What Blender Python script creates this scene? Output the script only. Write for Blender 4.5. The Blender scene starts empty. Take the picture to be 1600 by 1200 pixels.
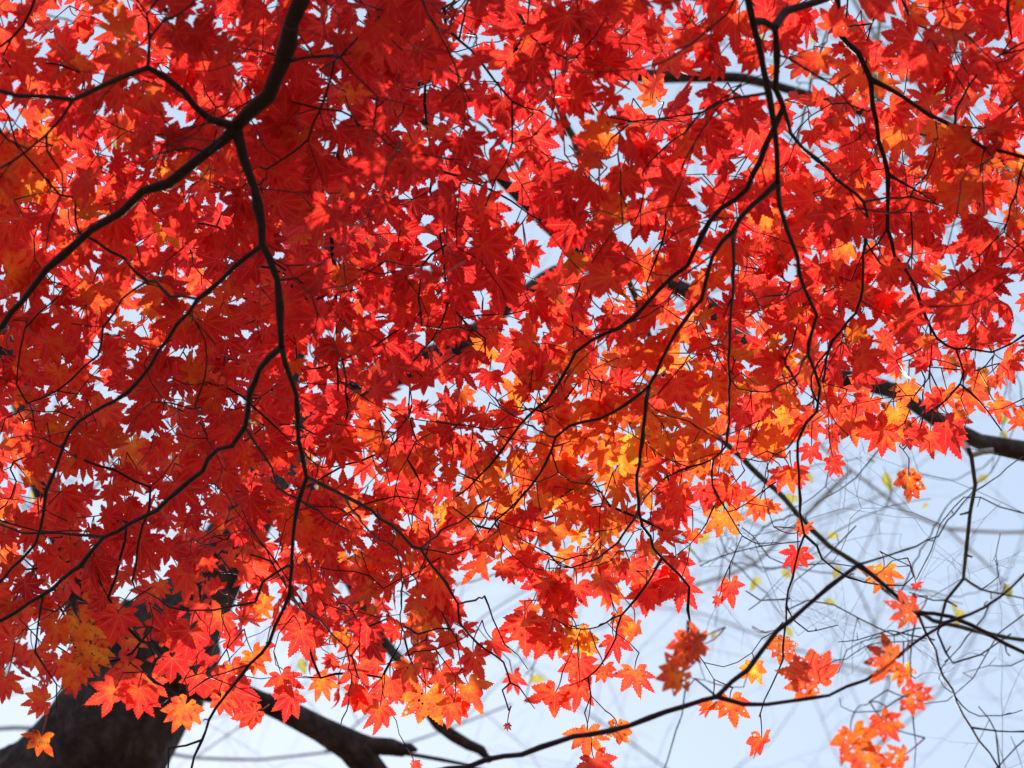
import bpy, math, random
import numpy as np
from mathutils import Vector
random.seed(7); rng = np.random.default_rng(11)
scene = bpy.context.scene
COL = scene.collection

# ------------------------------------------------------------------ camera
LENS = 90.0; SX = 36.0 / LENS; PITCH = math.radians(48)
CAM = np.array([0.0, 0.0, 1.6])
FWD = np.array([0.0, math.cos(PITCH), math.sin(PITCH)])
RIGHT = np.array([1.0, 0.0, 0.0])
UP = np.array([0.0, -math.sin(PITCH), math.cos(PITCH)])
cd = bpy.data.cameras.new('camera'); cam = bpy.data.objects.new('camera', cd); COL.objects.link(cam)
cam.location = CAM; cam.rotation_euler = (math.radians(90) + PITCH, 0, 0)
cd.lens = LENS; cd.sensor_width = 36; cd.clip_end = 5000; cd.clip_start = 0.05
cd.dof.use_dof = True; cd.dof.focus_distance = 3.78; cd.dof.aperture_fstop = 5.6
cd.dof.aperture_blades = 0
scene.camera = cam

# ------------------------------------------------------------------ light
SUN_EL = math.radians(33); SUN_AZ = math.radians(-9)      # azimuth from +Y, negative = left
SUND = np.array([math.sin(SUN_AZ) * math.cos(SUN_EL), math.cos(SUN_AZ) * math.cos(SUN_EL), math.sin(SUN_EL)])
w = bpy.data.worlds.new('World'); scene.world = w; w.use_nodes = True
nt = w.node_tree; nt.nodes.clear()
o = nt.nodes.new('ShaderNodeOutputWorld'); b = nt.nodes.new('ShaderNodeBackground'); s = nt.nodes.new('ShaderNodeTexSky')
s.sky_type = 'NISHITA'; s.sun_disc = False; s.sun_elevation = SUN_EL; s.sun_rotation = SUN_AZ
s.altitude = 100; s.air_density = 1.0; s.dust_density = 0.5; s.ozone_density = 1.0
b.inputs['Strength'].default_value = 0.125
mxs = nt.nodes.new('ShaderNodeMix'); mxs.data_type = 'RGBA'; mxs.inputs[0].default_value = 0.74     # thin high haze whitens the blue
mxs.inputs[7].default_value = (3.15, 3.85, 4.85, 1)
nt.links.new(s.outputs[0], mxs.inputs[6]); nt.links.new(mxs.outputs[2], b.inputs[0]); nt.links.new(b.outputs[0], o.inputs[0])
sd = bpy.data.lights.new('sun', 'SUN'); so = bpy.data.objects.new('sun', sd); COL.objects.link(so)
sd.energy = 3.9; sd.angle = math.radians(0.53); sd.color = (1.0, 0.95, 0.87)
so.rotation_euler = Vector(SUND).to_track_quat('Z', 'Y').to_euler(); so.location = (0, 0, 30)
scene.view_settings.view_transform = 'Standard'; scene.view_settings.look = 'None'
scene.view_settings.exposure = 0.7; scene.view_settings.gamma = 1.0
scene.render.engine = 'CYCLES'
cy = scene.cycles
cy.max_bounces = 8; cy.diffuse_bounces = 5; cy.glossy_bounces = 2; cy.transmission_bounces = 4
cy.transparent_max_bounces = 12; cy.use_denoising = True
cy.sample_clamp_indirect = 8

# ------------------------------------------------------------------ maths helpers
def P(x, y, d):
    return CAM + d * (FWD + (x - 800) / 1600 * SX * RIGHT - (y - 600) / 1600 * SX * UP)
def proj(p):
    q = np.asarray(p) - CAM; d = q @ FWD
    return 800 + (q @ RIGHT) / d / SX * 1600, 600 - (q @ UP) / d / SX * 1600, d
def nrm(v):
    v = np.asarray(v, float); return v / (np.linalg.norm(v) + 1e-12)
def pxm(d): return d * SX / 1600

def catmull(pts, step):
    pts = np.asarray(pts, float)
    if len(pts) == 2:
        n = max(2, int(np.linalg.norm(pts[1][:3] - pts[0][:3]) / step) + 1)
        t = np.linspace(0, 1, n)[:, None]; return pts[0] * (1 - t) + pts[1] * t
    ext = np.vstack([2 * pts[0] - pts[1], pts, 2 * pts[-1] - pts[-2]])
    out = []
    for i in range(1, len(ext) - 2):
        p0, p1, p2, p3 = ext[i - 1], ext[i], ext[i + 1], ext[i + 2]
        n = max(1, int(np.linalg.norm((p2 - p1)[:3]) / step))
        for k in range(n):
            t = k / n
            c = 0.5 * ((2 * p1) + (-p0 + p2) * t + (2 * p0 - 5 * p1 + 4 * p2 - p3) * t * t + (-p0 + 3 * p1 - 3 * p2 + p3) * t ** 3)
            l = p1 * (1 - t) + p2 * t
            out.append(0.5 * c + 0.5 * l)
    out.append(ext[-2]); return np.array(out)

def tube(pts, rad, sides=7, rough=0.0, cap=True):
    pts = np.asarray(pts, float); rad = np.asarray(rad, float); n = len(pts)
    tan = np.gradient(pts, axis=0); tan /= np.linalg.norm(tan, axis=1)[:, None] + 1e-12
    a = np.cross(tan[0], [0.3, 0.2, 1]); a = nrm(a)
    ang = np.arange(sides) / sides * 2 * math.pi
    V = np.zeros((n, sides, 3))
    for i in range(n):
        a = nrm(a - tan[i] * (a @ tan[i])); bb = np.cross(tan[i], a)
        rr = rad[i] * (1 + (rng.uniform(-rough, rough, sides) if rough else 0))
        V[i] = pts[i] + (np.cos(ang) * rr)[:, None] * a + (np.sin(ang) * rr)[:, None] * bb
    V = V.reshape(-1, 3)
    i = np.arange(n - 1)[:, None] * sides; k = np.arange(sides)[None]; k2 = (k + 1) % sides
    q = np.stack([i + k, i + k2, i + sides + k2, i + sides + k], -1).reshape(-1, 4)
    T = np.vstack([q[:, [0, 1, 2]], q[:, [0, 2, 3]]])
    if cap:
        for c, ring in ((pts[0], 0), (pts[-1], (n - 1) * sides)):
            ci = len(V); V = np.vstack([V, c[None]])
            kk = np.arange(sides)
            T = np.vstack([T, np.stack([np.full(sides, ci), ring + kk, ring + (kk + 1) % sides], -1)])
    return V, T

class Acc:                                   # collects triangle pieces into one mesh
    def __init__(self): self.v = []; self.t = []; self.m = []; self.n = 0; self.at = []
    def add(self, V, T, mat=0, attr=None):
        self.v.append(V); self.t.append(T + self.n); self.m.append(np.full(len(T), mat)); self.n += len(V)
        self.at.append(attr if attr is not None else np.zeros((len(V), 9)))
    def build(self, name, mats, parent=None, attrs=False, origin=None, kind=None, smooth=True):
        V = np.vstack(self.v); T = np.vstack(self.t); M = np.concatenate(self.m)
        org = np.zeros(3) if origin is None else np.asarray(origin, float)
        me = bpy.data.meshes.new(name)
        me.vertices.add(len(V)); me.vertices.foreach_set('co', (V - org).astype(np.float32).ravel())
        me.loops.add(len(T) * 3); me.loops.foreach_set('vertex_index', T.astype(np.int32).ravel())
        me.polygons.add(len(T)); me.polygons.foreach_set('loop_start', (np.arange(len(T)) * 3).astype(np.int32))
        me.polygons.foreach_set('loop_total', np.full(len(T), 3, np.int32))
        me.polygons.foreach_set('material_index', M.astype(np.int32))
        me.polygons.foreach_set('use_smooth', np.full(len(T), smooth))
        for m in mats: me.materials.append(m)
        if attrs:
            A = np.vstack(self.at).astype(np.float32)
            for k, nm in enumerate(('leaf_uv', 'leaf_pos', 'leaf_tint')):
                a = me.attributes.new(nm, 'FLOAT_VECTOR', 'POINT'); a.data.foreach_set('vector', np.ascontiguousarray(A[:, 3 * k:3 * k + 3]).ravel())
        me.update(calc_edges=True); me.validate()
        ob = bpy.data.objects.new(name, me); COL.objects.link(ob)
        if parent is not None:
            ob.parent = parent; ob.location = org - np.array(parent['_org'])
        else: ob.location = org
        ob['_org'] = [float(x) for x in org]
        if kind: ob['kind'] = kind
        return ob

def thing(name, label, cat, loc, group=None):
    e = bpy.data.objects.new(name, None); COL.objects.link(e); e.location = loc; e['_org'] = [float(x) for x in loc]
    e.empty_display_size = 0.1
    e['label'] = label; e['category'] = cat
    if group: e['group'] = group
    return e

# ------------------------------------------------------------------ materials
def mat(name):
    m = bpy.data.materials.new(name); m.use_nodes = True; m.node_tree.nodes.clear(); return m, m.node_tree.nodes, m.node_tree.links
def N(nodes, t, **kw):
    n = nodes.new('ShaderNode' + t)
    for k, v in kw.items():
        if k.startswith('i_'): n.inputs[k[2:].replace('_', ' ')].default_value = v
        else: setattr(n, k, v)
    return n
def math_(nodes, links, op, a, b_=None, c=None, clamp=False):
    n = nodes.new('ShaderNodeMath'); n.operation = op; n.use_clamp = clamp
    for i, v in enumerate((a, b_, c)):
        if v is None: continue
        if isinstance(v, (int, float)): n.inputs[i].default_value = v
        else: links.new(v, n.inputs[i])
    return n.outputs[0]
def ramp(nodes, links, fac, stops, interp='LINEAR'):
    r = nodes.new('ShaderNodeValToRGB'); cr = r.color_ramp; cr.interpolation = interp
    while len(cr.elements) > 1: cr.elements.remove(cr.elements[-1])
    cr.elements[0].position = stops[0][0]; cr.elements[0].color = (*stops[0][1], 1)
    for p, c in stops[1:]:
        e = cr.elements.new(p); e.color = (*c, 1)
    links.new(fac, r.inputs[0]); return r.outputs[0]
def mixc(nodes, links, fac, a, b_, mode='MIX'):
    n = nodes.new('ShaderNodeMix'); n.data_type = 'RGBA'; n.blend_type = mode
    for i, v in ((0, fac), (6, a), (7, b_)):
        if isinstance(v, (int, float)): n.inputs[i].default_value = v
        elif isinstance(v, tuple): n.inputs[i].default_value = (*v, 1)
        else: links.new(v, n.inputs[i])
    return n.outputs[2]

def leaf_material(name, stops, vein, holes=True, trans=0.8):
    m, nd, lk = mat(name)
    at1 = N(nd, 'Attribute', attribute_name='leaf_uv'); at2 = N(nd, 'Attribute', attribute_name='leaf_pos'); at3 = N(nd, 'Attribute', attribute_name='leaf_tint')
    s1 = N(nd, 'SeparateXYZ'); lk.new(at1.outputs['Vector'], s1.inputs[0])
    s3 = N(nd, 'SeparateXYZ'); lk.new(at3.outputs['Vector'], s3.inputs[0])
    n1 = N(nd, 'TexNoise', i_Scale=2.2, i_Detail=4.0, i_Roughness=0.6); lk.new(at2.outputs['Vector'], n1.inputs['Vector'])
    n2 = N(nd, 'TexNoise', i_Scale=16.0, i_Detail=3.0, i_Roughness=0.6); lk.new(at2.outputs['Vector'], n2.inputs['Vector'])
    # hue position: leaf tint + patches + fine mottling
    h = math_(nd, lk, 'MULTIPLY_ADD', math_(nd, lk, 'SUBTRACT', n1.outputs['Fac'], 0.5), 0.95, s3.outputs[0])
    h = math_(nd, lk, 'MULTIPLY_ADD', math_(nd, lk, 'SUBTRACT', n2.outputs['Fac'], 0.5), 0.34, h)
    h = math_(nd, lk, 'MULTIPLY_ADD', math_(nd, lk, 'SUBTRACT', 0.42, s1.outputs[1], clamp=True), 0.26, h)      # blades turn from the centre outwards
    col = ramp(nd, lk, h, stops)
    # brightness per leaf
    col = mixc(nd, lk, 1.0, col, ramp(nd, lk, s3.outputs[1], [(0, (0.76, 0.68, 0.70)), (1, (1.0, 1, 1))]), 'MULTIPLY')
    # veins
    u, v = s1.outputs[0], s1.outputs[1]
    mid = math_(nd, lk, 'SUBTRACT', 1.0, math_(nd, lk, 'MULTIPLY', u, 11.0), clamp=True)
    sec = math_(nd, lk, 'FRACT', math_(nd, lk, 'SUBTRACT', math_(nd, lk, 'MULTIPLY', v, 10.0), math_(nd, lk, 'MULTIPLY', u, 1.1)))
    sec = math_(nd, lk, 'ABSOLUTE', math_(nd, lk, 'SUBTRACT', sec, 0.5))
    sec = math_(nd, lk, 'MULTIPLY', math_(nd, lk, 'SUBTRACT', 0.07, sec), 8.0, clamp=True)
    ve = math_(nd, lk, 'MAXIMUM', math_(nd, lk, 'MULTIPLY', mid, 0.95), math_(nd, lk, 'MULTIPLY', sec, 0.5))
    col = mixc(nd, lk, ve, col, vein)
    # brown dead spots and edges on some leaves
    n3 = N(nd, 'TexNoise', i_Scale=5.0, i_Detail=5.0, i_Roughness=0.65); lk.new(at2.outputs['Vector'], n3.inputs['Vector'])
    br = math_(nd, lk, 'ADD', n3.outputs['Fac'], math_(nd, lk, 'MULTIPLY_ADD', s3.outputs[2], 0.17, math_(nd, lk, 'MULTIPLY', math_(nd, lk, 'POWER', v, 3.0), 0.05)))
    br = math_(nd, lk, 'MULTIPLY', math_(nd, lk, 'SUBTRACT', br, 0.765), 9.0, clamp=True)
    col = mixc(nd, lk, br, col, (0.24, 0.075, 0.03))
    tr = N(nd, 'BsdfTranslucent'); lk.new(col, tr.inputs['Color'])
    pr = N(nd, 'BsdfPrincipled'); pr.inputs['Roughness'].default_value = 0.42; pr.inputs['Specular IOR Level'].default_value = 0.45
    lk.new(mixc(nd, lk, 0.45, col, (0.34, 0.10, 0.10)), pr.inputs['Base Color'])
    bp = N(nd, 'Bump', i_Strength=0.35, i_Distance=0.0006)
    lk.new(math_(nd, lk, 'ADD', ve, n2.outputs['Fac']), bp.inputs['Height']); lk.new(bp.outputs[0], pr.inputs['Normal'])
    mx = N(nd, 'MixShader'); mx.inputs[0].default_value = trans
    lk.new(pr.outputs[0], mx.inputs[1]); lk.new(tr.outputs[0], mx.inputs[2])
    out = N(nd, 'OutputMaterial')
    if holes:
        n4 = N(nd, 'TexVoronoi', i_Scale=7.0); lk.new(at2.outputs['Vector'], n4.inputs['Vector'])
        wn = N(nd, 'TexWhiteNoise'); lk.new(n4.outputs['Position'], wn.inputs['Vector'])
        # each voronoi cell may hold a small insect hole
        rad = math_(nd, lk, 'MULTIPLY', math_(nd, lk, 'SUBTRACT', math_(nd, lk, 'ADD', wn.outputs['Value'], math_(nd, lk, 'MULTIPLY', s3.outputs[2], 0.25)), 0.86), 0.9)
        hole = math_(nd, lk, 'LESS_THAN', math_(nd, lk, 'MULTIPLY_ADD', n2.outputs['Fac'], 0.08, n4.outputs['Distance']), rad)
        tp = N(nd, 'BsdfTransparent'); m2 = N(nd, 'MixShader')
        lk.new(hole, m2.inputs[0]); lk.new(mx.outputs[0], m2.inputs[1]); lk.new(tp.outputs[0], m2.inputs[2]); lk.new(m2.outputs[0], out.inputs[0])
    else: lk.new(mx.outputs[0], out.inputs[0])
    return m

MAPLE = leaf_material('maple_leaf', [(0.0, (0.60, 0.018, 0.024)), (0.3, (0.84, 0.03, 0.03)), (0.5, (0.90, 0.065, 0.03)),
                                     (0.72, (0.93, 0.20, 0.022)), (0.95, (0.92, 0.45, 0.035)), (1.15, (0.9, 0.6, 0.06))], (0.98, 0.16, 0.06))
YELLOW = leaf_material('yellow_leaf', [(0.0, (0.12, 0.13, 0.03)), (0.35, (0.34, 0.31, 0.06)), (0.7, (0.52, 0.45, 0.09)), (1.0, (0.45, 0.3, 0.1))], (0.5, 0.45, 0.16), holes=False)

def bark_material(name, c1, c2, scale, rough=0.85, bump=0.004, spec=0.3, stretch=0.25, lichen=0.0):
    m, nd, lk = mat(name)
    tc = N(nd, 'TexCoord'); mp = N(nd, 'Mapping'); mp.inputs['Scale'].default_value = (1, 1, stretch); lk.new(tc.outputs['Object'], mp.inputs[0])
    a = N(nd, 'TexNoise', i_Scale=scale, i_Detail=8.0, i_Roughness=0.65); lk.new(mp.outputs[0], a.inputs['Vector'])
    v = N(nd, 'TexVoronoi', i_Scale=scale * 1.6, feature='DISTANCE_TO_EDGE')
    wv = N(nd, 'VectorMath', operation='ADD'); lk.new(mp.outputs[0], wv.inputs[0])
    sc = N(nd, 'VectorMath', operation='SCALE'); sc.inputs['Scale'].default_value = 1.6 / scale; lk.new(a.outputs['Color'], sc.inputs[0]); lk.new(sc.outputs[0], wv.inputs[1])
    lk.new(wv.outputs[0], v.inputs['Vector'])
    f = math_(nd, lk, 'MULTIPLY_ADD', math_(nd, lk, 'MULTIPLY', v.outputs['Distance'], 2.0, clamp=True), 0.30, math_(nd, lk, 'MULTIPLY', a.outputs['Fac'], 0.85), clamp=True)
    col = ramp(nd, lk, f, [(0.25, c1), (0.75, c2)])
    if lichen:
        l = N(nd, 'TexNoise', i_Scale=scale * 0.35, i_Detail=5.0, i_Roughness=0.6); lk.new(tc.outputs['Object'], l.inputs['Vector'])
        lf = math_(nd, lk, 'MULTIPLY', math_(nd, lk, 'SUBTRACT', l.outputs['Fac'], 0.56), 9.0, clamp=True)
        col = mixc(nd, lk, math_(nd, lk, 'MULTIPLY', lf, lichen), col, (0.17, 0.16, 0.15))
    pr = N(nd, 'BsdfPrincipled'); pr.inputs['Roughness'].default_value = rough; pr.inputs['Specular IOR Level'].default_value = spec
    lk.new(col, pr.inputs['Base Color'])
    bp = N(nd, 'Bump', i_Strength=0.9, i_Distance=bump); lk.new(f, bp.inputs['Height']); lk.new(bp.outputs[0], pr.inputs['Normal'])
    out = N(nd, 'OutputMaterial'); lk.new(pr.outputs[0], out.inputs[0]); return m
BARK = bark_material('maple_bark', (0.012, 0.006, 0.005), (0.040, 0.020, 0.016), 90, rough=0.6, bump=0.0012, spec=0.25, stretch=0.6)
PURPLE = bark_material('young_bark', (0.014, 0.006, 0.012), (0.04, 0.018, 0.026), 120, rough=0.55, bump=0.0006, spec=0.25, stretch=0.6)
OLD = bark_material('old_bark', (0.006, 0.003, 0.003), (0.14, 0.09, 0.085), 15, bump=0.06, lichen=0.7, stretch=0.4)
PALE = bark_material('pale_bark', (0.30, 0.28, 0.27), (0.58, 0.54, 0.50), 25, bump=0.006)  # colour lightened so the background wood looks sunlit
OLIVE = bark_material('olive_bark', (0.03, 0.03, 0.016), (0.10, 0.095, 0.05), 60, bump=0.002, lichen=0.5)
m, nd, lk = mat('red_stalk'); pr = N(nd, 'BsdfPrincipled'); nz = N(nd, 'TexNoise', i_Scale=60.0)
lk.new(ramp(nd, lk, nz.outputs['Fac'], [(0.3, (0.34, 0.03, 0.03)), (0.7, (0.55, 0.10, 0.07))]), pr.inputs['Base Color']); pr.inputs['Roughness'].default_value = 0.4
oo = N(nd, 'OutputMaterial'); lk.new(pr.outputs[0], oo.inputs[0]); STALK = m

# ------------------------------------------------------------------ ground
m, nd, lk = mat('leaf_litter'); pr = N(nd, 'BsdfPrincipled'); tc = N(nd, 'TexCoord')
nz = N(nd, 'TexNoise', i_Scale=1.3, i_Detail=8.0); lk.new(tc.outputs['Object'], nz.inputs['Vector'])
vo = N(nd, 'TexVoronoi', i_Scale=14.0); lk.new(tc.outputs['Object'], vo.inputs['Vector'])
c0 = ramp(nd, lk, nz.outputs['Fac'], [(0.35, (0.05, 0.06, 0.02)), (0.6, (0.13, 0.08, 0.04))])
c1 = mixc(nd, lk, 0.5, c0, ramp(nd, lk, vo.outputs['Distance'], [(0.1, (0.30, 0.07, 0.03)), (0.5, (0.10, 0.06, 0.03))]))
lk.new(c1, pr.inputs['Base Color']); pr.inputs['Roughness'].default_value = 0.9
oo = N(nd, 'OutputMaterial'); lk.new(pr.outputs[0], oo.inputs[0])
g = Acc(); gs = []
nx = 40; xs = np.sign(np.linspace(-1, 1, nx)) * np.abs(np.linspace(-1, 1, nx)) ** 3 * 1500
X, Y = np.meshgrid(xs, xs); Z = 0.25 * np.sin(X * 0.21) * np.cos(Y * 0.17) * np.exp(-(X ** 2 + Y ** 2) / 9000) - 0.1
V = np.stack([X, Y, Z], -1).reshape(-1, 3); i, j = np.meshgrid(np.arange(nx - 1), np.arange(nx - 1)); q = (j * nx + i).ravel()
g.add(V, np.vstack([np.stack([q, q + 1, q + nx + 1], -1), np.stack([q, q + nx + 1, q + nx], -1)]))
gr = g.build('ground', [m], kind='structure')

# ------------------------------------------------------------------ leaf shapes
def palmate(seed):
    r = random.Random(seed)
    if r.random() < 0.66: angs = [0, 37, 75, 117]; lens = [1, .95, .80, .50]
    elif r.random() < .75: angs = [0, 30, 60, 94, 130]; lens = [1, .97, .88, .68, .40]
    else: angs = [0, 44, 92]; lens = [1, .86, .52]
    A = [(-a, l) for a, l in zip(angs[:0:-1], lens[:0:-1])] + [(0, 1.0)] + list(zip(angs[1:], lens[1:]))
    A = [(math.radians(a + r.uniform(-4, 4)), l * r.uniform(.84, 1.08)) for a, l in A]
    cut = r.uniform(0.30, 0.47); fat = r.uniform(0.84, 1.18)
    drop = r.random()
    if drop < 0.10: A = A[1:-1]
    missing = set()
    if 0.10 < drop < 0.42: missing.add(r.randrange(len(A)))
    V = [(0, 0)]; U = [(0, 0)]; F = []; lat = [0.0]
    def pt(a, rad): return (math.sin(a) * rad, math.cos(a) * rad)
    S = []
    for k in range(len(A) + 1):
        if k == 0: a = A[0][0] - 0.42; rad = 0.13
        elif k == len(A): a = A[-1][0] + 0.42; rad = 0.13
        else:
            a = (A[k - 1][0] + A[k][0]) / 2; rad = cut * min(A[k - 1][1], A[k][1]) * r.uniform(.92, 1.08)
        S.append((a, rad)); V.append(pt(a, rad)); U.append((1.0, rad)); lat.append(0.11)
    for k, (a, L) in enumerate(A):
        if k in missing: L *= r.uniform(.45, .62)
        fatk = fat * r.uniform(.85, 1.15)
        ax = pt(a, 1.0); px_ = (ax[1], -ax[0])        # px_ points to larger angle side
        al = [S[k][1] * math.cos(S[k][0] - a), S[k + 1][1] * math.cos(S[k + 1][0] - a)]
        wl = [abs(S[k][1] * math.sin(S[k][0] - a)), abs(S[k + 1][1] * math.sin(S[k + 1][0] - a))]
        a0 = max(0.05, min(al)); nT = 7 if L > 0.7 else 5
        # midrib verts
        mids = []
        for i in range(nT + 1):
            t = i / nT; s_ = a0 + (L - a0) * t
            mids.append(len(V)); V.append((ax[0] * s_, ax[1] * s_)); U.append((0.0, s_)); lat.append(0.0)
        wref = 0.122 * fatk * (0.6 + 0.4 * L)
        for sd_, (si, sgn) in enumerate(((k + 1, -1), (k + 2, 1))):
            ws = wl[sd_]; asd = al[sd_]
            prev = si; F.append((0, prev, mids[0]) if sgn < 0 else (0, mids[0], prev))
            for i in range(1, nT + 1):
                t = i / nT
                prof = lambda t: (ws * (1 - t) ** 2 + wref * ((1 + 2.4 * t) * (1 - t) ** 1.38) * min(1, t * 2.6) ** 0.8 * 1.0 + ws * (1 - t) ** 2 * 0) if t < 1 else 0
                wdt = min(prof(t), 1.35 * wref)
                s_ = asd + (L - asd) * t
                # tooth tip then notch
                jit = r.uniform(.6, 1.3)
                tp_t = t - 0.25 / nT; wt = min(prof(tp_t), 1.35 * wref) + 0.027 * jit
                st = asd + (L - asd) * (t - 0.02) + 0.006
                if i < nT:
                    v1 = len(V); V.append((ax[0] * st + px_[0] * sgn * wt, ax[1] * st + px_[1] * sgn * wt)); U.append((1.0, st)); lat.append(wt)
                    v2 = len(V); w2 = wdt * 0.93; s2 = s_ + 0.012
                    V.append((ax[0] * s2 + px_[0] * sgn * w2, ax[1] * s2 + px_[1] * sgn * w2)); U.append((0.93, s2)); lat.append(w2)
                    tr = [(mids[i - 1], prev, v1), (mids[i - 1], v1, v2), (mids[i - 1], v2, mids[i])]; nx_ = v2
                else: tr = [(mids[i - 1], prev, mids[i])]; nx_ = mids[i]
                if sgn > 0: tr = [(x, z, y) for x, y, z in tr]
                F += tr; prev = nx_
    return np.array(V), np.array(F), np.array(U), np.array(lat)
TPL = [palmate(100 + i) for i in range(40)]
FULL = [i for i in range(40) if len(TPL[i][0]) >= 200 and np.sort(np.hypot(*TPL[i][0].T))[-1] > .95 and random.Random(100 + i).random() < .9]
def ovate():
    V = [(0, 0)]; U = [(0, 0)]; n = 8
    F = []
    for i in range(1, n + 1):
        t = i / n; wd = 0.27 * math.sin(math.pi * t ** 0.8) * (1 - 0.25 * t)
        V += [(0, t), (-wd, t), (wd, t)]; U += [(0, t), (1, t), (1, t)]
    F += [(0, 2, 1), (0, 1, 3)]
    for i in range(1, n):
        a = 3 * i - 2; b_ = a + 3
        F += [(a, a + 1, b_ + 1), (a, b_ + 1, b_), (a, b_, b_ + 2), (a, b_ + 2, a + 2)]
    V = np.array(V); return V, np.array(F), np.array(U), np.abs(V[:, 0])
OVATE = ovate()

def leaf_geo(lf):
    """lf: dict base, tip(dir), nor(dir), L, tint, bri, dmg, tpl, curl"""
    Vt, F, U, lat = lf['tpl']; L = lf['L']; c = lf['curl']
    x, y = Vt[:, 0], Vt[:, 1]; r2 = x * x + y * y
    rr = random.Random(lf['seed'])
    z = -c * 0.34 * r2 - lf['fold'] * 0.5 * lat + 0.045 * np.sin(4.2 * x + rr.uniform(0, 6)) * np.sin(3.7 * y + rr.uniform(0, 6)) * (1 + 2 * c)
    ang = np.arctan2(x, y); z += 0.10 * np.sin(ang * rr.uniform(1.5, 3.5) + rr.uniform(0, 6)) * r2
    bend = rr.gauss(0, .10); x = x * rr.uniform(.86, 1.08) + bend * y * np.abs(y)
    sx_ = 1 - 0.25 * max(0, c - .3)
    t = nrm(lf['tip']); n_ = nrm(lf['nor'] - t * (lf['nor'] @ t)); s_ = np.cross(t, n_)
    V = lf['base'] + L * ((x * sx_ * 1.0)[:, None] * s_ + (y * (1 - 0.12 * c * r2))[:, None] * t + z[:, None] * n_)
    A = np.zeros((len(V), 9)); A[:, 0:2] = U; off = rr.uniform(0, 90)
    A[:, 3] = x + off; A[:, 4] = y + off * .37; A[:, 5] = off * 1.7
    A[:, 6] = lf['tint']; A[:, 7] = lf['bri']; A[:, 8] = lf['dmg']
    return V, F, A
def stalk_geo(lf):
    a, b_ = lf['node'], lf['base']; t = nrm(lf['tip'])
    n = 5; ts = np.linspace(0, 1, n)[:, None]; ctrl = b_ - t * np.linalg.norm(b_ - a) * 0.45
    p = (1 - ts) ** 2 * a + 2 * ts * (1 - ts) * ctrl + ts ** 2 * b_
    return tube(p, np.linspace(0.0011, 0.0007, n), 5, cap=False)

# ------------------------------------------------------------------ skeletons
class Skel:
    """nodes of one group of limbs; hand traced limbs first, then twigs grown towards leaf clusters"""
    def __init__(self): self.p = []; self.par = []; self.rad = []; self.limb = []; self.hand = []; self.dir = []
    def add(self, p, par, limb, r=0.0, hand=False):
        self.p.append(np.asarray(p, float)); self.par.append(par); self.limb.append(limb); self.rad.append(r); self.hand.append(hand)
        self.dir.append(nrm(p - self.p[par]) if par >= 0 else np.zeros(3)); return len(self.p) - 1

def canopy(y): return 3.12 + 0.85 * (y / 1200)
TUBES = {}      # limb -> list of (pts, rads, level)
def trace(sk, limb, pts, w0, w1, attach=True, dep=None, dend=None, level=1):
    """pts in photo pixels; dep = start depth (or from the node it leaves), dend = end depth"""
    pts = [tuple(map(float, p)) for p in pts]
    par = -1
    if attach:
        best = 1e9
        for i, (p, l) in enumerate(zip(sk.p, sk.limb)):
            if l != limb or not sk.hand[i]: continue
            x, y, d = proj(p); q = (x - pts[0][0]) ** 2 + (y - pts[0][1]) ** 2
            if q < best: best = q; par = i; d0 = d
        x, y, d0 = proj(sk.p[par]); pts = [(x, y)] + pts[1:] if best < 400 else [(x, y)] + pts
    else: d0 = dep
    if dend is None: dend = d0
    acc = [0.0]
    for a, b_ in zip(pts[:-1], pts[1:]): acc.append(acc[-1] + math.dist(a, b_))
    L = acc[-1]
    P3 = np.array([P(x, y, d0 + (dend - d0) * (s_ / L)) for (x, y), s_ in zip(pts, acc)])
    arr = np.hstack([P3, np.array([[w0 + (w1 - w0) * s_ / L] for s_ in acc])])
    arr = catmull(arr, 0.02)
    wob = rng.normal(0, 0.0012, (len(arr), 3)); wob[0] = 0; arr[:, :3] += wob
    d_ = (arr[:, :3] - CAM) @ FWD
    rad = arr[:, 3] / 2 * .93 * pxm(d_) * (1 + rng.normal(0, 0.05, len(arr)))
    k = 0; nodes = []
    for i, (p, r) in enumerate(zip(arr[:, :3], rad)):
        if i == 0 and par >= 0: k = par; continue
        k = sk.add(p, k if i else -1, limb, r, True)
    TUBES.setdefault(limb, []).append((arr[:, :3].copy(), rad.copy(), level))
    return k

MS = Skel()
def D(y, o=-0.28): return canopy(y) + o
# --- A : heavy forked branch from the top left
A = 'A'
trace(MS, A, [(560, -900), (520, -500), (490, -160), (472, 0), (456, 37), (442, 101), (418, 148), (390, 178), (365, 198)], 50, 23, False, 3.0, 3.2, 0)
trace(MS, A, [(365, 200), (327, 186), (287, 145), (256, 120), (231, 106), (189, 121), (162, 135), (115, 155), (61, 152), (0, 140), (-90, 120)], 12, 6, dend=3.0)
trace(MS, A, [(231, 106), (231, 60), (230, 25), (245, 0), (262, -50)], 5, 3, dend=3.1)
trace(MS, A, [(115, 155), (71, 209), (20, 250), (-40, 280)], 5, 3, dend=3.15)
trace(MS, A, [(71, 209), (73, 236), (98, 270), (98, 304), (78, 350), (70, 390)], 4, 2.5, dend=3.2)
trace(MS, A, [(362, 206), (327, 236), (294, 263), (260, 283), (223, 300), (189, 331), (142, 358), (98, 400), (51, 449), (0, 508), (-90, 590)], 17, 9, dend=3.25)
trace(MS, A, [(368, 206), (381, 250), (398, 297), (407, 351), (410, 383), (418, 398), (434, 440), (439, 484), (437, 545)], 16, 11, dend=3.2)
trace(MS, A, [(406, 385), (385, 400), (324, 454), (294, 488), (250, 548), (219, 596), (182, 626), (125, 656), (98, 697), (88, 734), (71, 768), (66, 805), (54, 851), (0, 908), (-50, 950)], 8, 4.5, dend=3.45)
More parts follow.
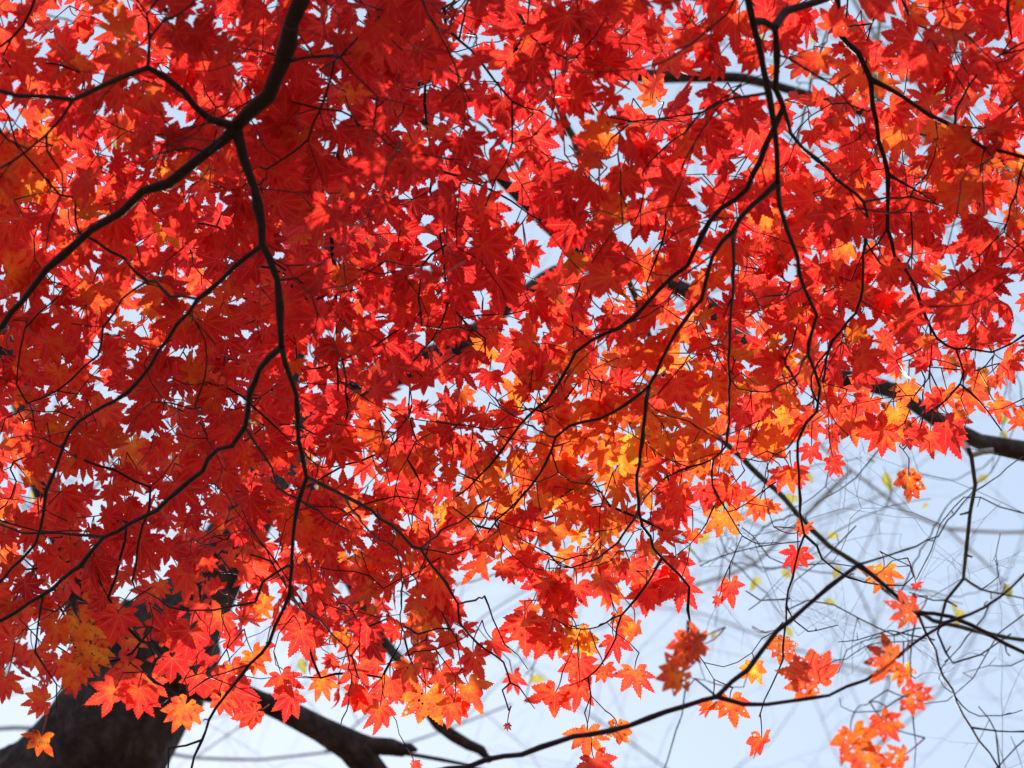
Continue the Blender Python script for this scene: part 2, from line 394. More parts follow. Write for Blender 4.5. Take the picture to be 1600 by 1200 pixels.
trace(MS, A, [(437, 545), (405, 575), (391, 616), (386, 667), (364, 694), (341, 704), (314, 737), (277, 768), (243, 800), (165, 837), (128, 881), (67, 930), (3, 965), (-60, 995)], 10, 6, dend=3.5)
trace(MS, A, [(165, 836), (111, 835), (37, 834), (0, 817), (-60, 800)], 5, 3, dend=3.5)
trace(MS, A, [(67, 931), (56, 1019), (70, 1045), (89, 1070), (91, 1100), (90, 1122)], 4, 2.2, dend=3.55)
trace(MS, A, [(386, 667), (415, 714), (435, 764), (466, 781), (496, 798), (545, 830)], 5, 3, dend=3.5)
trace(MS, A, [(439, 545), (459, 616), (466, 687), (479, 748), (468, 785), (459, 810), (457, 867), (452, 928), (432, 975), (422, 1006), (391, 1040), (337, 1107), (314, 1158), (298, 1205), (285, 1280)], 9, 3.4, dend=3.6)
trace(MS, A, [(314, 1158), (290, 1164), (263, 1170), (263, 1205), (262, 1260)], 4, 3, dend=3.6)
trace(MS, A, [(391, 1040), (365, 1046), (320, 1063), (280, 1088), (230, 1105)], 3, 1.8, dend=3.65)
trace(MS, A, [(457, 880), (449, 884), (412, 908), (402, 940), (337, 950), (290, 955), (263, 945), (232, 925)], 5, 2.5, dend=3.55)
trace(MS, A, [(452, 930), (470, 950), (499, 969), (520, 992), (540, 1012), (548, 1045), (545, 1100), (533, 1132)], 4, 2, dend=3.8)
trace(MS, A, [(480, 748), (500, 757), (540, 775), (581, 798), (611, 820), (645, 851), (658, 857), (678, 884), (705, 925), (716, 945), (719, 972), (746, 1006), (786, 1033), (797, 1067), (785, 1080), (790, 1097), (795, 1110)], 7, 2.6, dend=3.8)
trace(MS, A, [(658, 855), (675, 845), (692, 830), (729, 807), (770, 775), (812, 745)], 4, 2, dend=3.9)
trace(MS, A, [(712, 935), (735, 940), (759, 932)], 4, 2.5, dend=3.75)
trace(MS, A, [(759, 932), (763, 945), (780, 989), (788, 1008), (810, 1026), (824, 1045)], 3, 1.6, dend=3.8)
trace(MS, A, [(794, 1062), (810, 1075), (826, 1098), (837, 1107)], 2.5, 1.4, dend=3.8)
trace(MS, A, [(540, 775), (575, 830), (620, 860), (628, 905), (625, 960), (635, 1010)], 4, 2, dend=3.9)
trace(MS, A, [(620, 1005), (650, 1050), (690, 1085), (720, 1045), (712, 990)], 3, 2, dend=3.9)
trace(MS, A, [(470, 800), (500, 720), (470, 700)], 3, 2, dend=3.6)
trace(MS, A, [(442, 101), (480, 92), (533, 84), (560, 60)], 5, 4, dend=3.1)
# --- D : slender branches hanging through the top middle
Dm = 'D'
trace(MS, Dm, [(720, -560), (690, -240), (668, -60), (655, 0), (635, 37), (604, 91), (574, 148), (554, 182), (537, 219), (528, 262), (521, 300), (519, 350), (521, 400), (526, 500), (528, 620)], 26, 3, False, 3.5, 3.8, 0)
trace(MS, Dm, [(640, 30), (672, 27), (709, 0), (740, -40)], 5, 4, dend=3.2)
trace(MS, Dm, [(672, 27), (614, 52), (575, 68), (533, 86), (500, 110)], 6, 3.5, dend=3.2)
trace(MS, Dm, [(695, 8), (699, 40), (719, 64), (749, 94), (773, 125), (800, 159), (800, 219), (793, 256), (773, 280), (760, 320)], 5, 2.5, dend=3.3)
trace(MS, Dm, [(800, 160), (820, 170), (847, 175), (880, 190)], 3, 2, dend=3.35)
trace(MS, Dm, [(719, 64), (731, 0), (733, -60)], 3.5, 3, dend=3.2)
trace(MS, Dm, [(749, 97), (775, 90), (800, 81), (847, 54), (888, 30), (915, 44), (930, 60), (949, 78)], 5, 2.5, dend=3.35)
trace(MS, Dm, [(700, 45), (680, 90), (664, 130), (665, 189), (672, 236), (674, 300), (685, 340), (693, 398), (695, 451), (702, 471), (722, 498), (756, 528), (758, 560)], 5, 3, dend=3.6)
trace(MS, Dm, [(673, 252), (695, 270), (749, 287), (800, 314), (847, 351), (905, 395), (930, 420)], 4, 2, dend=3.6)
trace(MS, Dm, [(702, 471), (690, 505), (675, 528), (640, 575)], 3, 2, dend=3.6)
trace(MS, Dm, [(604, 91), (620, 60), (632, 160), (600, 230)], 4, 2, dend=3.4)
trace(MS, Dm, [(525, 480), (545, 500), (600, 495), (626, 510), (641, 558), (640, 650), (650, 690)], 4, 2, dend=3.7)
# --- B : twin branches right of the middle
B = 'B'
trace(MS, B, [(1120, -700), (1150, -300), (1162, -100), (1170, 0), (1176, 34), (1187, 71), (1195, 115), (1202, 145), (1207, 189), (1214, 235), (1214, 285)], 22, 9, False, 2.95, 3.15, 0)
trace(MS, B, [(1214, 285), (1175, 321), (1144, 361), (1114, 400), (1094, 468), (1060, 518), (1043, 545), (1013, 602), (959, 643), (891, 667), (868, 683), (854, 724), (830, 758), (797, 795), (760, 830)], 9, 3, dend=3.65)
trace(MS, B, [(1013, 604), (1006, 670), (996, 724), (997, 800), (1002, 824), (1033, 871), (1060, 898), (1077, 918), (1076, 950), (1075, 989)], 6.5, 4, dend=3.7)
trace(MS, B, [(998, 806), (965, 847), (935, 871), (894, 889), (875, 882), (857, 867), (830, 850)], 4.5, 2.2, dend=3.8)
trace(MS, B, [(1033, 872), (1026, 888), (1009, 918), (969, 965), (959, 996), (942, 1036), (921, 1060), (884, 1073)], 4.5, 2.4, dend=3.82)
trace(MS, B, [(965, 968), (935, 980), (905, 985), (880, 975)], 3, 1.6, dend=3.85)
trace(MS, B, [(922, 1060), (923, 1085), (922, 1110), (918, 1138)], 2.6, 1.3, dend=3.82)
trace(MS, B, [(1215, 285), (1219, 324), (1232, 364), (1246, 400), (1256, 447), (1276, 494), (1266, 535), (1264, 555), (1281, 605), (1275, 640), (1262, 663), (1250, 690), (1247, 740), (1250, 800), (1256, 837), (1242, 881), (1229, 945), (1225, 989), (1217, 1050), (1195, 1090), (1187, 1120)], 8, 2.4, dend=3.6)
trace(MS, B, [(1256, 837), (1276, 852), (1285, 875), (1303, 891), (1350, 910), (1411, 915), (1425, 900), (1423, 885), (1400, 883)], 4.5, 1.8, dend=3.6)
trace(MS, B, [(1264, 555), (1240, 590), (1208, 609), (1175, 613), (1154, 607), (1140, 590)], 4, 2.5, dend=3.6)
trace(MS, B, [(1260, 660), (1230, 700), (1195, 722), (1160, 715)], 3, 2, dend=3.6)
trace(MS, B, [(1229, 945), (1240, 965), (1262, 985), (1276, 986), (1310, 976)], 3, 1.6, dend=3.55)
trace(MS, B, [(1176, 32), (1190, 34), (1209, 42), (1213, 60), (1213, 135), (1222, 169), (1208, 202), (1188, 250), (1168, 297), (1127, 324), (1097, 368), (1072, 415), (1029, 454), (992, 494), (965, 515), (921, 532), (888, 569), (871, 602), (854, 626), (810, 667), (766, 727), (746, 748), (715, 775)], 12, 3, dend=3.65)
trace(MS, B, [(1209, 42), (1229, 17), (1262, 7), (1290, 0), (1340, -30), (1420, -110)], 13, 10, dend=3.3)
trace(MS, B, [(1222, 169), (1235, 206), (1252, 233), (1276, 246), (1310, 280), (1350, 316), (1354, 358), (1350, 400), (1347, 451), (1337, 488), (1300, 532), (1293, 559), (1284, 600)], 7, 4, dend=3.6)
trace(MS, B, [(1350, 314), (1387, 309), (1420, 308), (1458, 317), (1490, 330)], 4, 2, dend=3.5)
trace(MS, B, [(1202, 143), (1168, 152), (1127, 159), (1097, 175), (1060, 181), (989, 190), (935, 175), (911, 148), (880, 130)], 5, 2.5, dend=3.45)
trace(MS, B, [(989, 190), (970, 205), (955, 219), (937, 250), (935, 280), (942, 324), (960, 355)], 3.5, 2, dend=3.5)
trace(MS, B, [(1097, 175), (1070, 206), (1029, 236), (1006, 270), (1004, 310), (990, 350)], 4, 2, dend=3.5)
trace(MS, B, [(1144, 361), (1146, 400), (1143, 480), (1138, 562), (1138, 640), (1136, 694), (1114, 717), (1060, 737), (1030, 755), (1000, 790)], 6, 2.5, dend=3.75)
trace(MS, B, [(1114, 717), (1113, 758), (1120, 785), (1095, 830), (1080, 850)], 3.5, 1.8, dend=3.75)
trace(MS, B, [(1118, 770), (1135, 800), (1160, 840), (1180, 850), (1215, 848)], 3, 1.5, dend=3.75)
trace(MS, B, [(1246, 440), (1220, 470), (1190, 480), (1170, 450)], 3, 2, dend=3.5)
trace(MS, B, [(1110, 410), (1070, 430), (1040, 470), (1012, 480)], 3, 2, dend=3.55)
trace(MS, B, [(868, 683), (830, 668), (790, 640), (755, 600)], 3, 1.8, dend=3.8)
# --- C : right hand branch
C_ = 'C'
trace(MS, C_, [(1330, -620), (1312, -240), (1308, -80), (1310, 0), (1310, 47), (1340, 84), (1360, 125), (1364, 169), (1374, 219), (1389, 270), (1386, 311), (1387, 358), (1398, 400), (1428, 447), (1453, 511), (1462, 530), (1495, 548), (1507, 582), (1502, 602), (1532, 626), (1563, 673)], 18, 2.6, False, 3.0, 3.65, 0)
trace(MS, C_, [(1360, 124), (1411, 149), (1455, 179), (1492, 199), (1536, 230), (1600, 245), (1690, 262)], 7.5, 5.5, dend=3.3)
trace(MS, C_, [(1389, 270), (1412, 285), (1435, 300), (1462, 318)], 5, 2.5, dend=3.4)
trace(MS, C_, [(1495, 547), (1509, 545), (1549, 549), (1580, 538), (1600, 525), (1660, 500)], 3.5, 2.5, dend=3.6)
trace(MS, C_, [(1502, 602), (1480, 625), (1458, 641), (1435, 650), (1410, 672)], 3, 1.6, dend=3.7)
trace(MS, C_, [(1456, 520), (1455, 560), (1450, 590), (1430, 615), (1380, 622)], 3, 1.8, dend=3.7)
trace(MS, C_, [(1492, 199), (1500, 150), (1540, 100), (1590, 71), (1620, 60)], 4, 3, dend=3.4)
trace(MS, C_, [(1387, 350), (1370, 380), (1345, 400), (1330, 440)], 3, 2, dend=3.5)
trace(MS, C_, [(1600, 246), (1585, 300), (1570, 360), (1530, 400), (1540, 470), (1538, 490)], 3.5, 2, dend=3.5)
trace(MS, C_, [(1507, 590), (1500, 625), (1512, 650), (1505, 672)], 2.4, 1.4, dend=3.7)
# --- E : long smooth branch crossing the lower right, nearest the camera
E = 'E'
trace(MS, E, [(-260, 1420), (240, 1330), (520, 1262), (700, 1203), (732, 1195), (817, 1178), (894, 1149), (952, 1141), (1070, 1105), (1121, 1087), (1168, 1043), (1215, 986), (1296, 918), (1342, 881)], 13, 7.5, False, 3.0, 3.15, 0)
trace(MS, E, [(1121, 1087), (1161, 1099), (1235, 1099), (1296, 1083), (1354, 1060), (1414, 1016), (1478, 972), (1516, 962), (1560, 935), (1600, 898), (1680, 830)], 7, 4, dend=3.15)
trace(MS, E, [(1342, 881), (1384, 918), (1435, 957), (1485, 965), (1546, 992), (1600, 1021), (1700, 1075), (1950, 1190), (2300, 1420)], 8, 4, dend=3.2)
trace(MS, E, [(1435, 957), (1458, 1016), (1485, 1077), (1516, 1137), (1560, 1198), (1600, 1260)], 4.5, 3, dend=3.3)
trace(MS, E, [(1516, 1137), (1560, 1140), (1600, 1144), (1660, 1150)], 3, 2, dend=3.3)
trace(MS, E, [(1342, 881), (1397, 864), (1465, 839), (1480, 815), (1520, 770), (1600, 712)], 3.4, 1.8, dend=3.4)
trace(MS, E, [(1215, 986), (1185, 990), (1176, 980)], 2.5, 1.5, dend=3.2)
trace(MS, E, [(1430, 975), (1420, 1030), (1425, 1080), (1428, 1130), (1432, 1200)], 2.6, 1.6, dend=3.1)
trace(MS, E, [(1400, 1097), (1375, 1110), (1335, 1113), (1312, 1102), (1308, 1090)], 2.4, 1.6, dend=3.1)
trace(MS, E, [(1121, 1090), (1085, 1062), (1072, 1080), (1062, 1115), (1056, 1145), (1042, 1185), (1028, 1230)], 3, 2, dend=3.05)
trace(MS, E, [(1195, 1010), (1175, 1035), (1160, 1075), (1080, 1060)], 2, 1.4, dend=3.05)
trace(MS, E, [(1560, 935), (1500, 1010), (1465, 1060), (1530, 1120), (1600, 1110)], 2.5, 1.6, dend=3.4)

# ------------------------------------------------------------------ where leaves grow (coverage per 100 px cell)
G = """.90 .85 .78 .92 .95 .93 .90 .80 .88 .90 .80 .66 .74 .85 .88 .92
.92 .90 .80 .93 .97 .92 .85 .76 .88 .84 .72 .62 .55 .72 .88 .92
.95 .93 .92 .96 .97 .93 .76 .72 .80 .85 .82 .80 .70 .85 .93 .93
.93 .91 .92 .95 .97 .92 .80 .78 .72 .76 .80 .82 .80 .90 .92 .85
.92 .91 .92 .96 .97 .95 .88 .88 .88 .85 .85 .88 .85 .92 .86 .80
.91 .90 .93 .95 .92 .90 .86 .82 .88 .85 .85 .90 .90 .86 .80 .66
.88 .88 .88 .92 .92 .92 .72 .80 .88 .90 .88 .76 .60 .40 .30 .05
.80 .85 .90 .92 .92 .92 .92 .90 .92 .86 .66 .24 .10 .0 .0 .0
.88 .90 .86 .88 .90 .90 .92 .78 .78 .84 .15 .0 .0 .0 .0 .0
.82 .76 .66 .60 .80 .88 .84 .25 .35 .15 .0 .0 .0 .0 .0 .0
.45 .40 .30 .26 .22 .55 .45 .05 .0 .0 .0 .0 .0 .0 .0 .0
0.0 0.0 0.0 .0 .0 .03 .03 .0 .0 .0 .0 .0 .0 .0 .0 .0"""
G = np.array([[float(v) for v in r.split()] for r in G.split('\n')])
def cov(x, y):
    gx = min(max(x / 100 - .5, 0), 15); gy = min(max(y / 100 - .5, 0), 11)
    i, j = int(gy), int(gx); i2, j2 = min(i + 1, 11), min(j + 1, 15); a, b_ = gy - i, gx - j
    return (G[i, j] * (1 - a) + G[i2, j] * a) * (1 - b_) + (G[i, j2] * (1 - a) + G[i2, j2] * a) * b_
# hue of the foliage : 0 deep red .. 1 gold
HUE = [(950, 690, 130, .34), (1060, 620, 110, .30), (1150, 590, 90, .34), (870, 640, 90, .18), (1360, 640, 90, .26), (110, 985, 55, .55), (135, 330, 40, .4),
       (960, 480, 90, .2), (1290, 120, 45, .3), (920, 760, 110, .34), (900, 980, 90, .2), (660, 900, 130, .14), (90, 480, 150, .13), (110, 230, 150, .12), (120, 720, 160, .13), (760, 800, 120, .16), (1230, 660, 80, .26), (60, 250, 110, .12), (300, 170, 90, .1), (1400, 480, 80, .12), (1450, 330, 90, .14), (650, 1060, 110, .2), (1540, 620, 60, .38), (1500, 250, 120, .15),
       (820, 380, 50, .3), (145, 85, 30, .5), (590, 880, 90, .1), (20, 210, 40, .28), (1130, 440, 80, .2), (800, 730, 140, .12), (1060, 1020, 90, .2), (1400, 1080, 120, .22), (380, 1000, 80, .1)]
def hue(x, y):
    h = 0.0
    for cx, cy_, r, a in HUE: h += (a * math.exp(-((x - cx) ** 2 + (y - cy_) ** 2) / (2 * r * r))) ** 2
    h = 0.31 + 0.62 * math.sqrt(h)
    h -= 0.13 * math.exp(-((x - 640) / 230) ** 2 - ((y - 280) / 300) ** 2) + 0.05 * math.exp(-((x - 250) / 150) ** 2 - ((y - 880) / 130) ** 2)
    h += 0.07 * math.exp(-((x - 900) / 420) ** 2 - ((y - 850) / 260) ** 2)
    return h
leaves = []      # dicts
def mk_leaf(node, base, tip, nor, L, x, y, limb=None, tint=None, curl=None, dmg=None, bri=None):
    c = curl if curl is not None else random.random() ** 1.2 * 1.25
    if tint is not None and tint > .7: tint = .7 + (tint - .7) * .5
    if random.random() < 0.04 and curl is None: c = random.uniform(1.0, 1.8)
    t = tint if tint is not None else hue(x, y) + random.gauss(0, .13) + (random.uniform(.2, .4) if random.random() < .025 else 0)
    if tint is None and t > .6: t = .6 + (t - .6) * .6
    lf = dict(node=node, base=base, tip=nrm(tip), nor=nrm(nor), L=L, tint=t, bri=bri if bri is not None else random.random(),
              dmg=dmg if dmg is not None else (random.random() ** 1.3 * 1.15 if y > 600 else random.random() ** 2), tpl=random.choice(TPL), curl=c,
              fold=random.uniform(.1, .9), seed=random.random(), limb=limb)
    leaves.append(lf); return lf
def rand_nor():
    # underside turned to the viewer, partly level, partly random
    return nrm(-FWD * random.uniform(.35, 1.0) + np.array([0, 0, -1.0]) * random.uniform(.1, .7) + rng.normal(0, .46, 3)) if random.random() > .035 else nrm(SUND - FWD + rng.normal(0, .12, 3))
THK = [(*proj(p), r / pxm(proj(p)[2])) for p, r, h, l in zip(MS.p, MS.rad, MS.hand, MS.limb) if h and l != 'D']
THK = np.array([t for t in THK if t[3] > 1.9 and -100 < t[0] < 1700 and -100 < t[1] < 1300])
def behind(x, y, d, reach=62):
    q = np.hypot(THK[:, 0] - x, THK[:, 1] - y) - THK[:, 3] * 2
    near = THK[q < reach]
    if len(near) and (near[:, 3].max() > 3.4 or random.random() < .6): d = max(d, near[:, 2].max() + random.uniform(.05, .22))
    return d
# leaves are chosen first, cell by cell until the cell is as closed as in the photograph, few layers deep; twigs are grown to them afterwards
RES = 8; OX, OY = -720, -520; OW, OH = 390, 246
occ_ = np.zeros((OH, OW), int); GYY, GXX = np.mgrid[0:OH, 0:OW]; PXX = OX + (GXX + .5) * RES; PYY = OY + (GYY + .5) * RES
def disc(x, y, r):
    i0, i1 = max(0, int((y - r - OY) / RES)), min(OH, int((y + r - OY) / RES) + 1); j0, j1 = max(0, int((x - r - OX) / RES)), min(OW, int((x + r - OX) / RES) + 1)
    sl = (slice(i0, i1), slice(j0, j1)); return sl, (PXX[sl] - x) ** 2 + (PYY[sl] - y) ** 2 < r * r
AREA = 0.57          # flat area of a blade in units of its length squared, tilt included
specs = []
def spec(x, y, ang, L, d, node=None):
    """x, y centre of the blade"""
    lp = L / pxm(d); r = math.sqrt(AREA / math.pi) * lp; sl, m_ = disc(x, y, r)
    occ_[sl] += m_; a = math.radians(ang)
    specs.append(dict(bx=x - math.cos(a) * lp * .42, by=y - math.sin(a) * lp * .42, ang=ang, L=L, d=d, node=node)); return len(specs) - 1
def lay(x, y, r):
    sl, m_ = disc(x, y, r); return occ_[sl][m_].mean() if m_.any() else 9
cells = [(gx, gy) for gy in range(-5, 14) for gx in range(-7, 23)]
for sweep in range(2):
    random.shuffle(cells)
    for gx, gy in cells:
        cx, cy_ = gx * 100 + 50, gy * 100 + 50; c = cov(cx, cy_)
        if not (0 <= gx < 16 and 0 <= gy < 12):
            if gy >= 12: c = 0
            c = min(c, .8) * (1 if (gx >= -1 and gx <= 16 and gy >= -1) else .6)
        c = c * (.8 if sweep == 0 else 1.0) * 1.02
        if c < .03: continue
        i0 = int((gy * 100 - OY) / RES); j0 = int((gx * 100 - OX) / RES); blk = (slice(i0, i0 + 13), slice(j0, j0 + 13))
        for tries in range(60):
            z = np.argwhere(occ_[blk] == 0)
            if 1 - len(z) / 169 >= c: break
            k = z[random.randrange(len(z))]; x = OX + (j0 + k[1] + random.random()) * RES + random.gauss(0, 9); y = OY + (i0 + k[0] + random.random()) * RES + random.gauss(0, 9)
            L = min(max(random.gauss(.041 if y > 500 else .044, .0095), .018), .062)
            d = canopy(y) + random.triangular(-.14, .62, .12)
            if 420 < x < 720 and 180 < y < 620 and random.random() < .16: d -= random.uniform(.2, .42)
            d = behind(x, y, d, 40)
            ang = random.gauss(90, 62 if y < 700 else 36)
            n0 = spec(x, y, ang, L, d)
            if random.random() < .55:      # its opposite partner on the same node
                lp = L / pxm(d); s_ = random.choice([-1, 1]); ang2 = ang + s_ * random.uniform(60, 150); L2 = L * random.uniform(.75, 1.1)
                q = specs[n0]; nx_, ny_ = q['bx'] - math.cos(math.radians(ang)) * 22, q['by'] - math.sin(math.radians(ang)) * 22
                x2 = nx_ + math.cos(math.radians(ang2)) * (22 + lp * .42); y2 = ny_ + math.sin(math.radians(ang2)) * (22 + lp * .42)
                if lay(x2, y2, lp * .45) < 1.0 and random.random() < cov(x2, y2) * 1.2: spec(x2, y2, ang2, L2, d + random.uniform(-.02, .05), n0)
# extra leaves hidden behind the middle of the crown, added to shade it
for _ in range(380):
    x, y = random.gauss(620, 150), random.uniform(-60, 600)
    if cov(x, y) > .82 or random.random() < .35:
        if (occ_[disc(x, y, 22)[0]] > 0).all(): spec(x, y, random.gauss(90, 60), random.gauss(.041, .006), canopy(y) + random.uniform(.6, .95))
# hand placed leaves along the ragged lower edge: base x, y, tip angle (0 right, 90 down), length px, tint, depth
HL = [(1276,1065,233,66,.50,3.35),(1224,1002,105,42,.5,3.7),(1178,1040,95,38,.78,3.7),(1141,1094,82,48,.45,3.7),(1111,1097,115,34,.45,3.72),(1190,1153,92,47,.4,3.6),
 (1381,888,98,46,.72,3.6),(1425,955,200,50,.5,3.1),(1431,911,80,20,.3,3.5),(1398,1030,172,64,.48,3.1),(1411,1043,92,42,.75,3.2),(1419,1090,12,50,.46,3.05),
 (1377,1124,55,52,.5,3.05),(1330,1144,78,60,.62,3.0),(1350,1178,70,55,.6,3.05),(1411,1181,150,46,.4,3.05),(1094,1006,185,52,.5,3.0),(1066,1050,165,52,.55,2.98),(1072,1000,95,50,.5,3.05),
 (1246,862,92,42,.32,3.6),(1141,911,78,42,.35,3.72),(1122,935,120,20,.35,3.72),(1250,830,325,30,.55,3.6),(1082,832,95,32,.5,3.75),
 (1419,744,96,52,.62,3.8),(1302,716,75,40,.3,3.7),(867,1083,125,62,.45,3.78),(905,1070,92,48,.42,3.8),(905,1031,92,48,.42,3.8),(943,1040,80,36,.5,3.82),(992,1048,88,46,.48,3.8),
 (918,1141,95,54,.62,3.8),(965,1134,85,46,.72,3.78),(928,1186,70,52,.4,3.8),(857,992,122,50,.38,3.8),(820,969,92,62,.42,3.84),(862,962,60,44,.4,3.86),(959,996,72,42,.3,3.82),(1009,923,95,46,.38,3.8),
 (965,959,60,34,.5,3.82),(901,985,92,52,.85,3.84),(915,1000,75,40,.95,3.86),(880,1000,130,40,.5,3.85),(793,1132,90,14,.2,3.8),(648,1192,70,22,.35,3.8),(665,1083,95,62,.66,3.78),(594,1104,96,50,.45,3.8),(732,1070,62,58,.6,3.82),
 (709,1097,105,46,.5,3.82),(575,1085,125,48,.42,3.82),(610,1060,80,52,.45,3.85),(690,1050,70,56,.4,3.85),(740,1020,75,50,.42,3.85),(560,1040,100,50,.45,3.8),(640,1040,110,50,.5,3.88),(770,1000,40,40,.35,3.85),
 (65,1151,108,44,.68,3.55),(180,1076,115,60,.42,3.6),(217,1075,94,56,.4,3.62),(290,1100,112,52,.58,3.62),(297,985,100,68,.3,3.6),(307,1055,78,52,.36,3.65),(235,1062,85,46,.45,3.7),
 (400,1112,162,44,.42,3.7),(70,1095,175,42,.55,3.6),(125,977,88,62,.9,3.5),(90,970,128,56,.6,3.55),(140,1010,80,56,.85,3.6),(20,1000,180,60,.4,3.6),(10,1060,110,50,.45,3.6),(120,1040,130,50,.6,3.62),(360,1040,85,50,.5,3.7),
 (395,1020,60,46,.6,3.72),(440,1055,70,44,.4,3.75),(455,1085,100,50,.35,3.8),(470,985,80,52,.35,3.75),(500,1060,60,40,.6,3.85),(185,960,105,60,.36,3.6),(345,1090,60,40,.5,3.7),
 (1034,680,86,46,.72,3.75),(1060,790,60,46,.4,3.75),(1131,800,96,50,.7,3.72),(1187,781,102,42,.6,3.72),(1200,792,12,28,.62,3.7),(1037,804,100,42,.34,3.8),(1056,871,95,46,.36,3.78),
 (1015,920,92,46,.36,3.78),(1064,909,102,52,.3,3.75),(1045,900,120,44,.34,3.78),(1221,736,95,40,.38,3.72),(1238,732,72,40,.32,3.7),(1268,699,88,36,.3,3.7),(1127,710,104,42,.6,3.75),(1169,684,96,52,.45,3.72),(1210,684,90,46,.55,3.72),
 (1161,642,142,42,.34,3.72),(1190,640,100,44,.3,3.75),(1334,657,120,50,.58,3.7),(1397,639,80,52,.92,3.68),(1360,624,122,46,.45,3.7),(1379,669,90,50,.5,3.68),(1300,669,95,34,.3,3.7),(1418,672,82,42,.2,3.72),
 (1454,676,92,44,.45,3.7),(1484,676,78,36,.3,3.72),(1457,616,62,36,.38,3.7),(1521,612,100,44,.52,3.68),(1555,586,60,32,.5,3.7),(1555,628,42,40,.56,3.7),(1598,652,128,42,.6,3.65),(1270,640,110,44,.5,3.72),(1310,620,95,42,.4,3.75),
 (1230,610,85,44,.62,3.7),(1290,600,60,40,.55,3.75),(1420,600,90,44,.65,3.75),(1075,720,110,44,.55,3.8),(1100,760,95,42,.35,3.8),(1040,760,80,44,.4,3.8),(1150,600,100,46,.72,3.7),(1080,590,95,50,.7,3.7),(1480,610,70,36,.6,3.75),
 (1020,850,100,46,.5,3.8),(985,880,70,44,.4,3.8),(940,905,80,46,.45,3.82),(900,915,100,52,.35,3.8),(850,905,95,54,.35,3.8),(810,880,110,46,.35,3.8),(870,940,70,46,.4,3.84)]
HL_FG = []
for h in HL:
    x, y, a, L, t, d = h; a = math.radians(a)
    m_ = pxm(d); tip = math.cos(a) * RIGHT - math.sin(a) * UP - FWD * random.uniform(-.35, .35)
    base = P(x, y, d); pl = random.uniform(.022, .038)
    node = base - nrm(math.cos(a) * RIGHT * .7 - math.sin(a) * UP * .7 + UP * -0.35 + rng.normal(0, .25, 3)) * pl
    nor = -FWD + rng.normal(0, .22, 3)
    bad = L < 36 or (x, y) in ((965,1134),(1418,672),(1302,716))
    lf = mk_leaf(node, base, tip, nor, L * m_ * 1.0, x, y, tint=t, curl=(1.3 if bad else random.uniform(.1, .7)), dmg=(1.3 if bad or t > .6 else random.random() * .9), bri=random.uniform(.5, 1))
    if x == 1419 and y == 744: lf['curl'] = 1.6
    if not bad: lf['tpl'] = TPL[random.choice(FULL)]
    if x > 1000 and y > 950:
        lf['tint'] = max(lf['tint'], .5) + random.uniform(-.02, .1); lf["bri"] = random.uniform(.3, .9); lf['dmg'] = random.uniform(1.0, 1.7); lf['curl'] += random.uniform(0, .5)
    lf['want'] = 'E' if d < 3.4 and x > 1000 else None
    HL_FG.append(lf)

# grow twigs to every cluster
for sp_ in specs:
    if sp_['node'] is None:
        a = math.radians(sp_['ang']); pl = random.uniform(.018, .036); m_ = pxm(sp_['d'])
        base = P(sp_['bx'], sp_['by'], sp_['d']); v = nrm(math.cos(a) * RIGHT - math.sin(a) * UP - .35 * UP + rng.normal(0, .35, 3)); sp_['p'] = base - v * pl; sp_['b'] = base
    else: sp_['p'] = specs[sp_['node']]['p']; sp_['b'] = P(sp_['bx'], sp_['by'], sp_['d'])
firsts = [sp_ for sp_ in specs if sp_['node'] is None]
targets = [(sp_['p'], None, None) for sp_ in firsts] + [(lf['node'], lf['want'], lf) for lf in HL_FG]
def grow(sk, targets, step=0.022):
    pts = np.array(sk.p); tp = np.array([t[0] for t in targets])
    dmin = np.array([np.min(np.linalg.norm(pts - t, axis=1)) for t in tp])
    ends = [None] * len(targets)
    limbs = np.array(sk.limb); pos = np.array(sk.p); dirs = np.array(sk.dir)
    cap = len(pos) + len(targets) * 60
    buf = np.zeros((cap, 3)); bd = np.zeros((cap, 3)); bl = np.empty(cap, dtype=object); n = len(pos)
    buf[:n] = pos; bd[:n] = dirs; bl[:n] = limbs
    for ti in np.argsort(dmin):
        t, want, _ = targets[ti]
        v = t - buf[:n]; dist = np.linalg.norm(v, axis=1) + 1e-6
        cosang = np.einsum('ij,ij->i', v, bd[:n]) / dist
        cost = dist * (1.25 - 0.55 * cosang)
        if want: cost = np.where(bl[:n] == want, cost, 1e9)
        else: cost = np.where(bl[:n] == 'E', cost * 2.2 + .1, cost)
        k = int(np.argmin(cost)); a = buf[k].copy(); L = dist[k]; limb = bl[k]
        par = k
        ctrl = a + nrm(bd[k] * .6 + v[k] / L) * L * .5 + rng.normal(0, .07 * L, 3)
        m_ = max(1, int(L / step)); 
        for i in range(1, m_ + 1):
            s_ = i / m_; p = (1 - s_) ** 2 * a + 2 * s_ * (1 - s_) * ctrl + s_ * s_ * t
            if i < m_: p = p + rng.normal(0, .0022, 3)
            idx = sk.add(p, par, limb); buf[n] = p; bd[n] = sk.dir[idx]; bl[n] = limb; n += 1; par = idx
        ends[ti] = par
    return ends
for _ in range(330):                          # bare twigs that carry no leaves, nearer than the foliage
    x, y = random.uniform(-60, 1660), random.uniform(-60, 1150)
    if cov(x, y) > .3: targets.append((P(x, y, canopy(y) + random.uniform(-.26, .0)), None, None))
ends = grow(MS, targets)
for sp_, e in zip(firsts, ends): sp_['e'] = e
